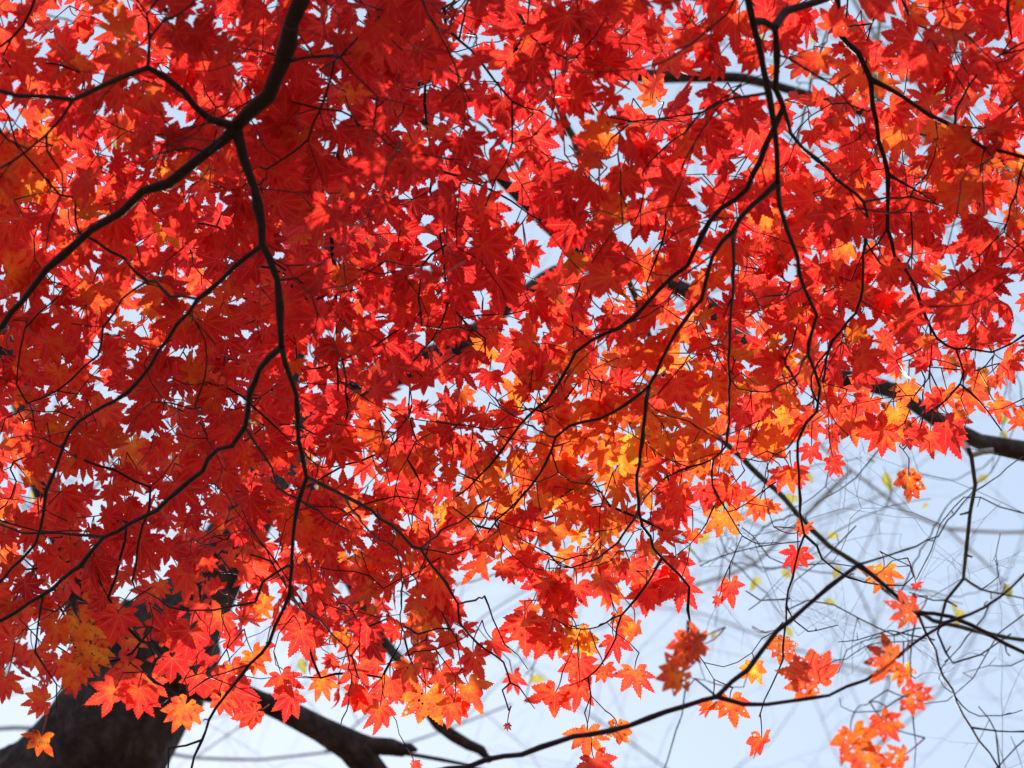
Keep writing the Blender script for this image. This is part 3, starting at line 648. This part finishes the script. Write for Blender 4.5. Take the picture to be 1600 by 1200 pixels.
for sp_ in specs:
    e = sp_['e'] if sp_['node'] is None else specs[sp_['node']]['e']; a = math.radians(sp_['ang'])
    node = MS.p[e]; base = sp_['b']; out = nrm(base - node)
    tip = nrm(math.cos(a) * RIGHT - math.sin(a) * UP + out * .15 - FWD * random.gauss(0, .25))
    mk_leaf(node, base, tip, rand_nor(), sp_['L'], sp_['bx'], sp_['by'], limb=MS.limb[e])
nf = len(firsts)
for lf, e in zip(HL_FG, ends[nf:nf + len(HL_FG)]): lf['limb'] = MS.limb[e]
if __name__ == '__main__': print('leaves', len(leaves), 'nodes', len(MS.p), 'firsts', len(firsts), 'area', [round(float(sum(abs(np.cross(V[t[1]]-V[t[0]], V[t[2]]-V[t[0]]))/2 for t in F)),2) for V,F,U,l in TPL[:8]])

# twig radii from the number of tips carried
cnt = np.zeros(len(MS.p)); kids = [[] for _ in MS.p]
for i in range(len(MS.p)):
    if MS.par[i] >= 0: kids[MS.par[i]].append(i)
for i in range(len(MS.p) - 1, -1, -1):
    if not kids[i]: cnt[i] += 1
    if MS.par[i] >= 0: cnt[MS.par[i]] += cnt[i]
TW = {}
for i in range(len(MS.p)):
    if MS.hand[i]: continue
    r = 0.00072 * cnt[i] ** 0.35
    p = MS.par[i]
    MS.rad[i] = min(r, (MS.rad[p] if MS.rad[p] > 0 else 1) * .9 if MS.hand[p] else 1)
# chains: follow the child with most tips
done = set()
for i in range(len(MS.p)):
    if MS.hand[i] or i in done: continue
    ch = [i]; done.add(i)
    while True:
        ks = [k for k in kids[ch[-1]] if not MS.hand[k] and k not in done]
        if not ks: break
        k = max(ks, key=lambda q: cnt[q]); ch.append(k); done.add(k)
    pts = [MS.p[MS.par[i]]] + [MS.p[k] for k in ch]; rad = [MS.rad[i]] + [MS.rad[k] for k in ch]
    rad = np.array(rad); rad *= 1 + rng.normal(0, .06, len(rad)); rad[-1] *= 1.35
    TW.setdefault(MS.limb[i], []).append((np.array(pts), rad))

# which leaves show: coarse visibility count
order = sorted(range(len(leaves)), key=lambda i: proj(leaves[i]['base'])[2]); occ = np.zeros((150, 200), bool)
for i in order:
    lf = leaves[i]; c = lf['base'] + lf['tip'] * lf['L'] * .35; x, y, d = proj(c); r = lf['L'] * .5 / pxm(d) / 8; x /= 8; y /= 8; v = 0
    for yy in range(int(y - r), int(y + r) + 1):
        for xx in range(int(x - r), int(x + r) + 1):
            if 0 <= yy < 150 and 0 <= xx < 200 and (yy - y) ** 2 + (xx - x) ** 2 < r * r and not occ[yy, xx]: v += 1; occ[yy, xx] = True
    lf['vis'] = v

INFO = {
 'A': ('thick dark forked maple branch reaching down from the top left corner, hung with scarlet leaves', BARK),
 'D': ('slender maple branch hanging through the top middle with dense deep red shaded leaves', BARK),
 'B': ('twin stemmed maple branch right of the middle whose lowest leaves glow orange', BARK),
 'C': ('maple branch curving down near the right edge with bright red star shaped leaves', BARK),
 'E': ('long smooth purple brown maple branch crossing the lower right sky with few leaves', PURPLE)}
for limb, (label, bk) in INFO.items():
    tb = TUBES[limb]; org = tb[0][0][0]
    th = thing('maple_branch', label, 'branch', org, 'maple branches hanging overhead')
    for k, (pts, rad, lev) in enumerate(tb):
        a = Acc(); rad = rad.copy()
        if k: pts = pts.copy()
        # swollen foot and small bud knobs
        if k: rad[:3] *= np.array([1.35, 1.18, 1.05])[:len(rad[:3])]
        for q in range(4, len(rad) - 2, random.randint(5, 8)): rad[q] *= random.uniform(1.12, 1.4)
        V, T = tube(pts, rad, 10 if rad.max() > .004 else 7, .05); a.add(V, T)
        # short spurs
        for q in range(3, len(pts) - 1):
            if random.random() < .10 and proj(pts[q])[2] > 0:
                dr = nrm(pts[q] - pts[q - 1]); s_ = nrm(np.cross(dr, rng.normal(0, 1, 3))); l = random.uniform(.004, .014)
                V, T = tube(np.array([pts[q], pts[q] + nrm(s_ + dr * .6) * (l * .6 + rad[q]), pts[q] + nrm(s_ + dr) * (l + rad[q])]), [min(.0013, rad[q] * .6), .0008, .0009], 5); a.add(V, T)
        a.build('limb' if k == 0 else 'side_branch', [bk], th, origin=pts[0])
    tw = sorted(TW.get(limb, []), key=lambda c: -len(c[0]) * (1 if 0 < proj(c[0][-1])[0] < 1600 and 0 < proj(c[0][-1])[1] < 1200 else .1))
    for pts, rad in tw[:100]:
        a = Acc(); V, T = tube(pts, rad, 6); a.add(V, T); a.build('twig', [bk], th, origin=pts[0])
    if tw[100:]:
        a = Acc()
        for pts, rad in tw[100:]: V, T = tube(pts, rad, 5); a.add(V, T)
        a.build('twig', [bk], th, origin=org, kind='stuff')
    ls = sorted([l for l in leaves if l['limb'] == limb], key=lambda l: -l['vis'])
    for lf in ls[:100]:
        a = Acc(); V, F, At = leaf_geo(lf); a.add(V, F, 0, At); lo = a.build('leaf', [MAPLE], th, attrs=True, origin=lf['base'])
        a = Acc(); V, T = stalk_geo(lf); a.add(V, T); a.build('leaf_stalk', [STALK], lo, origin=lf['base'])
    if ls[100:]:
        a = Acc(); s_ = Acc()
        for lf in ls[100:]:
            V, F, At = leaf_geo(lf); a.add(V, F, 0, At); V, T = stalk_geo(lf); a.add(V, T, 1)
        a.build('leaf', [MAPLE, STALK], th, attrs=True, origin=org, kind='stuff')

# ------------------------------------------------------------------ big old tree, lower left
def limb_mesh(name, pts, mats, parent, sides=18, rough=.03, step=.06, ridges=0.0, base=None):
    """pts: list of (x px, y px, depth, width px) or with 'w' world tuples (X,Y,Z,radius)"""
    arr = []
    for p in pts:
        if len(p) == 5: arr.append([p[0], p[1], p[2], p[3]])
        else: q = P(p[0], p[1], p[2]); arr.append([*q, p[3] / 2 * pxm(p[2])])
    arr = catmull(np.array(arr), step); rad = arr[:, 3]
    rad = rad * (1 + rng.normal(0, rough, len(rad)))
    V, T = tube(arr[:, :3], rad, sides, rough)
    if sides >= 18:      # long irregular ridges following the wood
        cen = np.repeat(arr[:, :3], sides, 0); k = np.tile(np.arange(sides), len(arr)); sdist = np.repeat(np.arange(len(arr)) * step, sides)
        ph = k / sides * 2 * math.pi
        rid = 0.035 * np.sin(5 * ph + 1.7 * np.sin(sdist * 2.2)) + 0.03 * np.sin(9 * ph + 2.4 * np.sin(sdist * 3.1 + 1)) + 0.03 * np.sin(3 * ph + sdist * 1.3)
        n_ = len(cen); V[:n_] = cen + (V[:n_] - cen) * (1 + rid)[:, None]
    a = Acc(); a.add(V, T); return a.build(name, mats, parent, origin=arr[0][:3]), arr
tb_ = P(-230, 1560, 5.7)
old = thing('old_tree', 'massive dark ridged tree trunk leaning behind the red leaves at the bottom left', 'tree', (tb_[0] - .8, tb_[1] + .2, 0))
trunk, _ = limb_mesh('trunk', [(tb_[0] - .8, tb_[1] + .2, -.3, .42, 'w'), (tb_[0] - .65, tb_[1] + .1, 1.0, .32, 'w'), (tb_[0] - .35, tb_[1], 2.6, .26, 'w'), (-80, 1400, 5.7, 250), (80, 1245, 5.7, 208), (172, 1142, 5.7, 192), (235, 1040, 5.75, 190), (262, 985, 5.8, 172)], [OLD], old, 64, .02, .035)
limb_mesh('limb', [(225, 1060, 5.78, 150), (290, 965, 5.8, 120), (345, 880, 5.8, 92), (392, 800, 5.8, 78), (450, 700, 5.9, 64), (540, 620, 6.0, 52), (640, 572, 6.0, 44), (715, 545, 6.0, 36), (790, 480, 5.8, 26), (870, 425, 5.6, 22), (935, 412, 5.42, 20)], [OLD], old, 20, .04)
limb_mesh('limb', [(205, 1068, 5.72, 84), (152, 985, 5.7, 74), (132, 930, 5.7, 66), (110, 860, 5.7, 52), (60, 740, 5.7, 40), (30, 600, 5.8, 34), (-40, 420, 5.9, 28)], [OLD], old, 18, .04)
limb_mesh('limb', [(255, 1050, 5.7, 70), (330, 1076, 5.65, 44), (375, 1083, 5.6, 38), (410, 1096, 5.6, 33), (440, 1107, 5.6, 36), (500, 1138, 5.6, 40), (550, 1165, 5.6, 50), (590, 1215, 5.6, 46), (640, 1300, 5.6, 40), (760, 1400, 5.6, 34)], [OLD], old, 18, .04)
limb_mesh('side_branch', [(520, 1150, 5.6, 40), (580, 1166, 5.6, 30), (612, 1167, 5.6, 25), (630, 1172, 5.6, 21), (644, 1169, 5.6, 13), (652, 1173, 5.6, 5)], [OLD], old, 14, .06, .04)
limb_mesh('side_branch', [(450, 700, 5.9, 34), (520, 850, 5.85, 26), (590, 990, 5.8, 20), (632, 1040, 5.75, 17), (656, 1092, 5.7, 17), (684, 1133, 5.7, 18), (732, 1164, 5.7, 18), (752, 1172, 5.7, 15), (766, 1190, 5.7, 9)], [OLD], old, 14, .06, .04)
limb_mesh('side_branch', [(600, 1172, 5.62, 8), (660, 1182, 5.65, 7), (720, 1193, 5.7, 6), (790, 1215, 5.7, 5)], [OLD], old, 10, .06, .04)
limb_mesh('side_branch', [(395, 800, 5.82, 40), (470, 520, 6.0, 34), (520, 380, 6.1, 26), (575, 200, 6.2, 22), (620, 120, 6.2, 16), (700, -60, 6.3, 12)], [OLD], old, 12, .05)
l4 = thing('dark_limb', 'stout blurred dark limb sweeping behind the leaves to the right edge with a sunlit underside', 'branch', P(1600, 706, 5.2), 'dark limbs behind the leaves')
limb_mesh('limb', [(5200, 2300, 5.6, 120), (4200, 1500, 5.5, 96), (3100, 1000, 5.4, 72), (2300, 790, 5.2, 50), (1850, 738, 5.2, 37), (1600, 705, 5.2, 29), (1530, 690, 5.2, 27), (1460, 654, 5.2, 26), (1400, 612, 5.25, 26), (1330, 594, 5.3, 28), (1240, 582, 5.3, 28), (1180, 550, 5.3, 30), (1130, 500, 5.35, 30), (1070, 455, 5.4, 30), (1010, 428, 5.4, 26), (930, 412, 5.4, 27), (855, 352, 5.4, 20), (780, 276, 5.4, 17), (710, 230, 5.4, 15), (650, 180, 5.4, 12), (560, 130, 5.5, 9)], [OLD], l4, 16, .05, .05)
limb_mesh('side_branch', [(1480, 664, 5.2, 12), (1510, 700, 5.15, 12), (1518, 712, 5.1, 10), (1535, 706, 5.1, 10), (1552, 704, 5.1, 9)], [PALE], l4, 10, .08, .03)
l5 = thing('dark_limb', 'blurred dark limb running level behind the upper leaves towards the top right', 'branch', P(1700, 330, 5.8), 'dark limbs behind the leaves')
limb_mesh('limb', [(5400, 2500, 6.4, 110), (4300, 1500, 6.3, 84), (3000, 780, 6.1, 60), (2200, 480, 5.9, 36), (1700, 300, 5.8, 22), (1500, 225, 5.8, 18), (1360, 178, 5.8, 17), (1260, 148, 5.8, 15), (1160, 122, 5.8, 16), (1000, 118, 5.8, 22), (884, 103, 5.8, 20), (824, 90, 5.8, 19), (745, 92, 5.8, 17), (690, 115, 5.8, 14), (590, 160, 5.8, 12)], [OLD], l5, 14, .05, .05)
limb_mesh('side_branch', [(945, 118, 5.8, 22), (950, 62, 5.8, 22), (962, 20, 5.8, 20), (975, -40, 5.8, 18), (990, -200, 5.8, 16)], [OLD], l5, 14, .06, .05)
limb_mesh('side_branch', [(1375, 182, 5.8, 12), (1366, 110, 5.8, 9), (1372, 60, 5.85, 7), (1385, -60, 5.9, 6)], [PALE], l5, 10, .05, .05)

# ------------------------------------------------------------------ yellow leaved tree behind
YS = Skel()
def ytr(pts, w0, w1, **k): return trace(YS, 'Y', pts, w0, w1, **k)
ytr([(640, -300), (830, 60), (960, 380), (1040, 590), (1087, 643), (1134, 694), (1222, 775), (1245, 803), (1296, 854), (1342, 884), (1400, 935), (1458, 969), (1499, 979), (1560, 993), (1620, 1003), (1720, 1010), (1950, 1060), (2250, 1040)], 15, 4.5, attach=False, dep=4.9, dend=4.9)
ytr([(1245, 803), (1200, 820), (1170, 850), (1130, 870), (1090, 880)], 3, 1.6, dend=5.4)
ytr([(1134, 694), (1150, 560), (1165, 430), (1190, 330), (1240, 240), (1270, 120), (1300, 20), (1330, -60)], 7, 3, dend=5.6)
ytr([(960, 380), (860, 330), (760, 200), (640, 150), (480, 90), (300, 60), (150, 40), (60, 20)], 6, 3, dend=5.8)
ytr([(960, 380), (880, 560), (840, 760), (850, 960), (820, 1100)], 4, 1.8, dend=5.8)
ytr([(480, 90), (330, 240), (250, 450), (240, 600), (150, 760), (60, 820)], 5, 2.5, dend=5.8)
ytr([(250, 450), (380, 620), (460, 860), (480, 1040)], 3, 2, dend=5.8)
ytr([(1270, 120), (1360, 130), (1450, 120), (1540, 60), (1620, 40)], 4, 2, dend=5.7)
ytr([(1190, 330), (1380, 380), (1500, 350), (1600, 365)], 4, 2, dend=5.6)
ytr([(1400, 935), (1440, 860), (1480, 790), (1545, 740), (1600, 640)], 3, 1.5, dend=5.3)
YL = [(1386,753,32),(1405,742,18),(1109,669,22),(1180,912,28),(1101,841,24),(1109,792,22),(1129,785,22),(1304,836,24),(1307,894,22),(1296,941,22),(1229,897,22),(1574,925,28),(1499,965,28),(1491,950,20),
 (1534,747,26),(1499,627,22),(1570,654,24),(1568,680,18),(1266,747,20),(1236,777,24),(1232,987,20),(1116,993,18),(1360,721,16),(1446,790,12),(1214,565,26),(1577,582,16),(1171,179,26),(1266,118,24),
 (1347,145,28),(1470,142,26),(1536,50,22),(1465,67,24),(1374,113,16),(1100,206,20),(1229,157,20),(1580,364,20),(797,88,20),(1033,44,20),(938,14,20),(840,1063,30),(854,952,20),(817,1009,30),(110,81,26),
 (429,32,22),(182,229,22),(290,707,24),(54,768,26),(236,575,22),(398,660,20),(56,812,24),(472,1040,26),(1080,860,16),(1065,800,20),(1270,60,18),(1420,120,14),(1520,150,16),(1190,60,18),(1030,140,18),(330,120,20),(20,640,20),
 (880,490,26),(730,560,24),(900,780,22),(985,600,20),(500,760,26),(700,930,24),(1010,130,14),(620,380,18),(1490,470,18),(1550,330,22),(1430,250,20),(1340,60,18),(980,300,18)]
yl = []
for x, y, L in YL:
    d = random.uniform(5.3, 5.9); a = math.radians(random.gauss(90, 45)); tip = math.cos(a) * RIGHT - math.sin(a) * UP - FWD * random.uniform(-.5, .5)
    m_ = pxm(d); base = P(x, y, d) - nrm(tip) * L * m_ * .5
    yl.append(dict(base=base, node=base - nrm(tip) * .012, tip=nrm(tip), nor=nrm(-FWD + rng.normal(0, .5, 3)), L=L * m_ * 1.15, tint=random.uniform(.25, .7), bri=random.random(), dmg=random.random() * .6,
                   tpl=OVATE, curl=random.uniform(0, .8), fold=random.uniform(.2, .9), seed=random.random(), limb='Y'))
grow(YS, [(l['node'], None, l) for l in yl], .03)
yt = thing('leafy_branch', 'thin olive brown branch with scattered yellow oval leaves, blurred behind the maple', 'branch', YS.p[0])
for k, (pts, rad, lev) in enumerate(TUBES['Y']):
    a = Acc(); V, T = tube(pts, rad, 8, .05); a.add(V, T); a.build('limb' if k == 0 else 'side_branch', [OLIVE], yt, origin=pts[0])
kids = [[] for _ in YS.p]
for i in range(len(YS.p)):
    if YS.par[i] >= 0: kids[YS.par[i]].append(i)
done = set()
for i in range(len(YS.p)):
    if YS.hand[i] or i in done: continue
    ch = [i]; done.add(i)
    while kids[ch[-1]]:
        k = kids[ch[-1]][0]
        if k in done: break
        ch.append(k); done.add(k)
    pts = np.array([YS.p[YS.par[i]]] + [YS.p[k] for k in ch]); a = Acc()
    V, T = tube(pts, np.linspace(.0016, .0009, len(pts)), 5); a.add(V, T); a.build('twig', [OLIVE], yt, origin=pts[0])
for l in yl:
    a = Acc(); V, F, At = leaf_geo(l); a.add(V, F, 0, At); lo = a.build('leaf', [YELLOW], yt, attrs=True, origin=l['base'])

# ------------------------------------------------------------------ bare branches and bare trees far behind
def bare(name, label, mats, polys, dep, twn, twl, lenw, fine, base_world=None, spurs=False, region=None, depth_j=.5):
    """polys: hand traced limbs (px) with widths; then random forked fine twigs"""
    r0 = polys[0]; th = thing(name, label, 'tree' if base_world is not None else 'branch', base_world if base_world is not None else P(*r0[0][0], dep), 'leafless trees in the background' if base_world is not None else None)
    nodes = []
    for k, (pts, w0, w1) in enumerate(polys):
        n = len(pts); dd = [dep + depth_j * math.sin(k * 2.1) * i / n for i in range(n)]
        arr = [[*P(x, y, d), (w0 + (w1 - w0) * i / (n - 1)) / 2 * pxm(d) * (1 if spurs else .6)] for i, ((x, y), d) in enumerate(zip(pts, dd))]
        if k == 0 and base_world is not None:
            b0 = np.array(base_world, float); t0 = np.array(arr[0][:3]); rr = arr[0][3]
            arr = [[*b0, rr * 3.0], [*(b0 * .6 + t0 * .4 + [.15, .1, 0]), rr * 1.9], [*(b0 * .25 + t0 * .75 - [.1, 0, 0]), rr * 1.35]] + arr
        arr = catmull(np.array(arr), .05 * dep / 5); rad = arr[:, 3] * (1 + rng.normal(0, .05, len(arr)))
        a = Acc(); V, T = tube(arr[:, :3], rad, 8, .06); a.add(V, T)
        if spurs:
            for q in range(2, len(arr) - 2):
                if random.random() < .55:
                    dr = nrm(arr[q + 1][:3] - arr[q][:3]); s_ = nrm(np.cross(dr, FWD) * random.choice([-1, 1]) + rng.normal(0, .4, 3)); l = random.uniform(.006, .02)
                    V, T = tube(np.array([arr[q][:3], arr[q][:3] + s_ * l, arr[q][:3] + s_ * (l + .004)]), [rad[q] * .8, rad[q] * .5, rad[q] * .6], 6); a.add(V, T)
        nm = ('trunk' if base_world is not None else 'limb') if k == 0 else 'side_branch'
        a.build(nm, mats, th, origin=arr[0][:3])
        for q in range(len(arr)):
            x, y, d = proj(arr[q][:3])
            if -250 < x < 1850 and -250 < y < 1400: nodes.append((arr[q][:3], nrm(arr[min(q + 1, len(arr) - 1)][:3] - arr[max(q - 1, 0)][:3]), rad[q]))
    # fine twigs: each a wandering chain with its own forks, one mesh
    made = []; 
    def chain(p, dr, L, r, lev, a):
        n = max(4, int(L / (fine * 3))); pts = [p]; q = p; d_ = dr
        for i in range(n):
            d_ = nrm(d_ + rng.normal(0, .16, 3) + np.array([0, 0, .03])); q = q + d_ * L / n; pts.append(q)
            if lev > 0 and random.random() < .55:
                s_ = nrm(np.cross(d_, FWD) * random.choice([-1, 1]) + d_ * random.uniform(.3, 1.2) + rng.normal(0, .3, 3))
                chain(q, s_, L * random.uniform(.25, .6), r * .6, lev - 1, a)
        V, T = tube(np.array(pts), np.linspace(r, r * .45, len(pts)), 4); a.add(V, T)
    for k in range(twn):
        p, dr, r = random.choice(nodes); a = Acc()
        s_ = nrm(np.cross(dr, FWD) * random.choice([-1, 1]) + dr * random.uniform(.2, 1.3) + rng.normal(0, .35, 3))
        chain(p, s_, random.uniform(*twl), min(lenw, r * .7) * .8, 2, a); a.build('twig', mats, th, origin=p)
    return th
bare('bare_branch', 'knobbly bare branch with short spurs hanging below the thick dark limb at the right', [OLIVE],
     [([(1512, 700), (1518, 715), (1524, 758), (1516, 800), (1509, 867), (1505, 905), (1478, 938), (1465, 989), (1478, 1020), (1489, 1036), (1532, 1023), (1580, 990)], 7.5, 2.5),
      ([(1505, 903), (1532, 921), (1565, 928), (1600, 935), (1660, 950)], 4, 2), ([(1460, 1000), (1410, 990), (1390, 985), (1340, 1000), (1310, 1003)], 3, 1.4),
      ([(1480, 938), (1458, 938), (1420, 925)], 3, 1.5), ([(1310, 640), (1300, 700), (1290, 760), (1250, 790), (1215, 800)], 2.5, 1.2),
      ([(1640, 810), (1600, 802), (1562, 792), (1532, 777), (1506, 777), (1491, 792), (1469, 819), (1455, 860), (1432, 905)], 2.6, 1.6),
      ([(1375, 700), (1337, 747), (1311, 766), (1277, 785), (1259, 807), (1262, 830)], 2.2, 1.3), ([(1337, 822), (1311, 849), (1285, 875), (1240, 909), (1228, 950)], 2.4, 1.6),
      ([(1160, 825), (1176, 837), (1202, 871), (1232, 884), (1300, 880), (1340, 886)], 2.4, 1.8), ([(1232, 952), (1262, 938), (1303, 945), (1340, 965), (1374, 982), (1397, 992), (1431, 982), (1465, 979)], 2.2, 2.6),
      ([(1289, 1060), (1310, 1050), (1323, 1016), (1347, 1002), (1374, 995), (1405, 992)], 1.6, 2), ([(1094, 884), (1127, 869), (1171, 857), (1205, 851), (1250, 846)], 1.6, 2),
      ([(1165, 923), (1188, 938), (1215, 937), (1235, 935)], 2.2, 2.6), ([(1170, 953), (1188, 940)], 1.6, 2), ([(1176, 979), (1195, 989), (1218, 985)], 1.8, 2),
      ([(1529, 1104), (1546, 1124), (1556, 1144), (1560, 1181), (1566, 1230)], 1.8, 3), ([(1545, 1215), (1587, 1168), (1620, 1140), (1660, 1100)], 2.4, 2),
      ([(1563, 834), (1556, 867), (1560, 901), (1535, 920)], 1.3, 1.8), ([(1600, 960), (1560, 990), (1520, 1060), (1480, 1095), (1440, 1100)], 2.4, 1.3),
      ([(1640, 1010), (1580, 1040), (1545, 1040), (1505, 1052)], 2, 1.3), ([(1430, 1060), (1400, 1040), (1380, 1000)], 1.8, 1.2)], 4.5, 40, (.08, .34), .0009, .016, spurs=True)
bare('bare_tree', 'leafless pale tree blurred against the sky at the lower right, its fine twigs catching sun', [PALE],
     [([(1560, 1900), (1400, 1420), (1340, 1200), (1390, 1060), (1330, 900), (1180, 820), (1060, 760)], 9, 4),
      ([(1345, 1190), (1470, 1080), (1540, 960), (1590, 860), (1640, 700)], 6, 3), ([(1390, 1060), (1230, 1010), (1100, 960), (960, 940)], 7, 3),
      ([(1330, 900), (1400, 760), (1470, 700)], 5, 2), ([(1250, 1500), (1100, 1250), (900, 1100), (780, 1000)], 7, 3)], 9.5, 20, (.5, 1.6), .0030, .05, base_world=(4.4, 8.2, -.2), depth_j=1.2)
bare('bare_tree', 'distant leafless tree with curved grey limbs arching behind the lower middle and right', [PALE],
     [([(1900, 1500), (1750, 960), (1640, 830), (1570, 832), (1480, 826), (1415, 800), (1370, 765), (1330, 735), (1285, 700), (1240, 640)], 10, 7),
      ([(1480, 826), (1560, 900), (1600, 980)], 7, 4), ([(1330, 735), (1180, 880), (1080, 915), (1000, 905)], 11, 6), ([(1180, 880), (1230, 830), (1340, 790), (1450, 740)], 6, 3), ([(1080, 915), (1050, 820), (1000, 740)], 6, 3)], 8.2, 16, (.35, 1.1), .0024, .045, base_world=(3.6, 8.6, -.2), depth_j=.6)
bare('bare_tree', 'leafless background tree with thin bluish grey limbs behind the bottom left and middle', [PALE],
     [([(-300, 1500), (-60, 1160), (60, 1138), (229, 1172), (304, 1184), (405, 1187), (506, 1176), (640, 1160), (800, 1100)], 13, 5),
      ([(-60, 1160), (10, 1060), (40, 900), (50, 760), (90, 620)], 10, 4), ([(506, 1176), (640, 1060), (760, 960), (860, 900)], 6, 3),
      ([(-250, 1400), (0, 1000), (40, 830), (20, 640)], 8, 3), ([(304, 1184), (420, 1100), (520, 960), (560, 800)], 5, 3)], 7.8, 38, (.5, 1.5), .003, .05, base_world=(-3.3, 6.2, -.2), depth_j=.9)
bare('bare_tree', 'leafless pale tree glimpsed between the leaves at the top right, limbs coloured pale to look sunlit', [PALE],
     [([(2200, 900), (1800, 500), (1600, 300), (1480, 180), (1370, 60), (1300, -60)], 14, 9), ([(1480, 180), (1330, 330), (1200, 420), (1050, 480)], 8, 4),
      ([(1370, 60), (1220, 100), (1060, 40)], 6, 4), ([(1600, 300), (1640, 120), (1600, -40)], 6, 4)], 8.2, 40, (.4, 1.3), .003, .05, base_world=(5.2, 7.0, -.2), depth_j=.8)

for ob in bpy.data.objects:
    if '_org' in ob: del ob['_org']
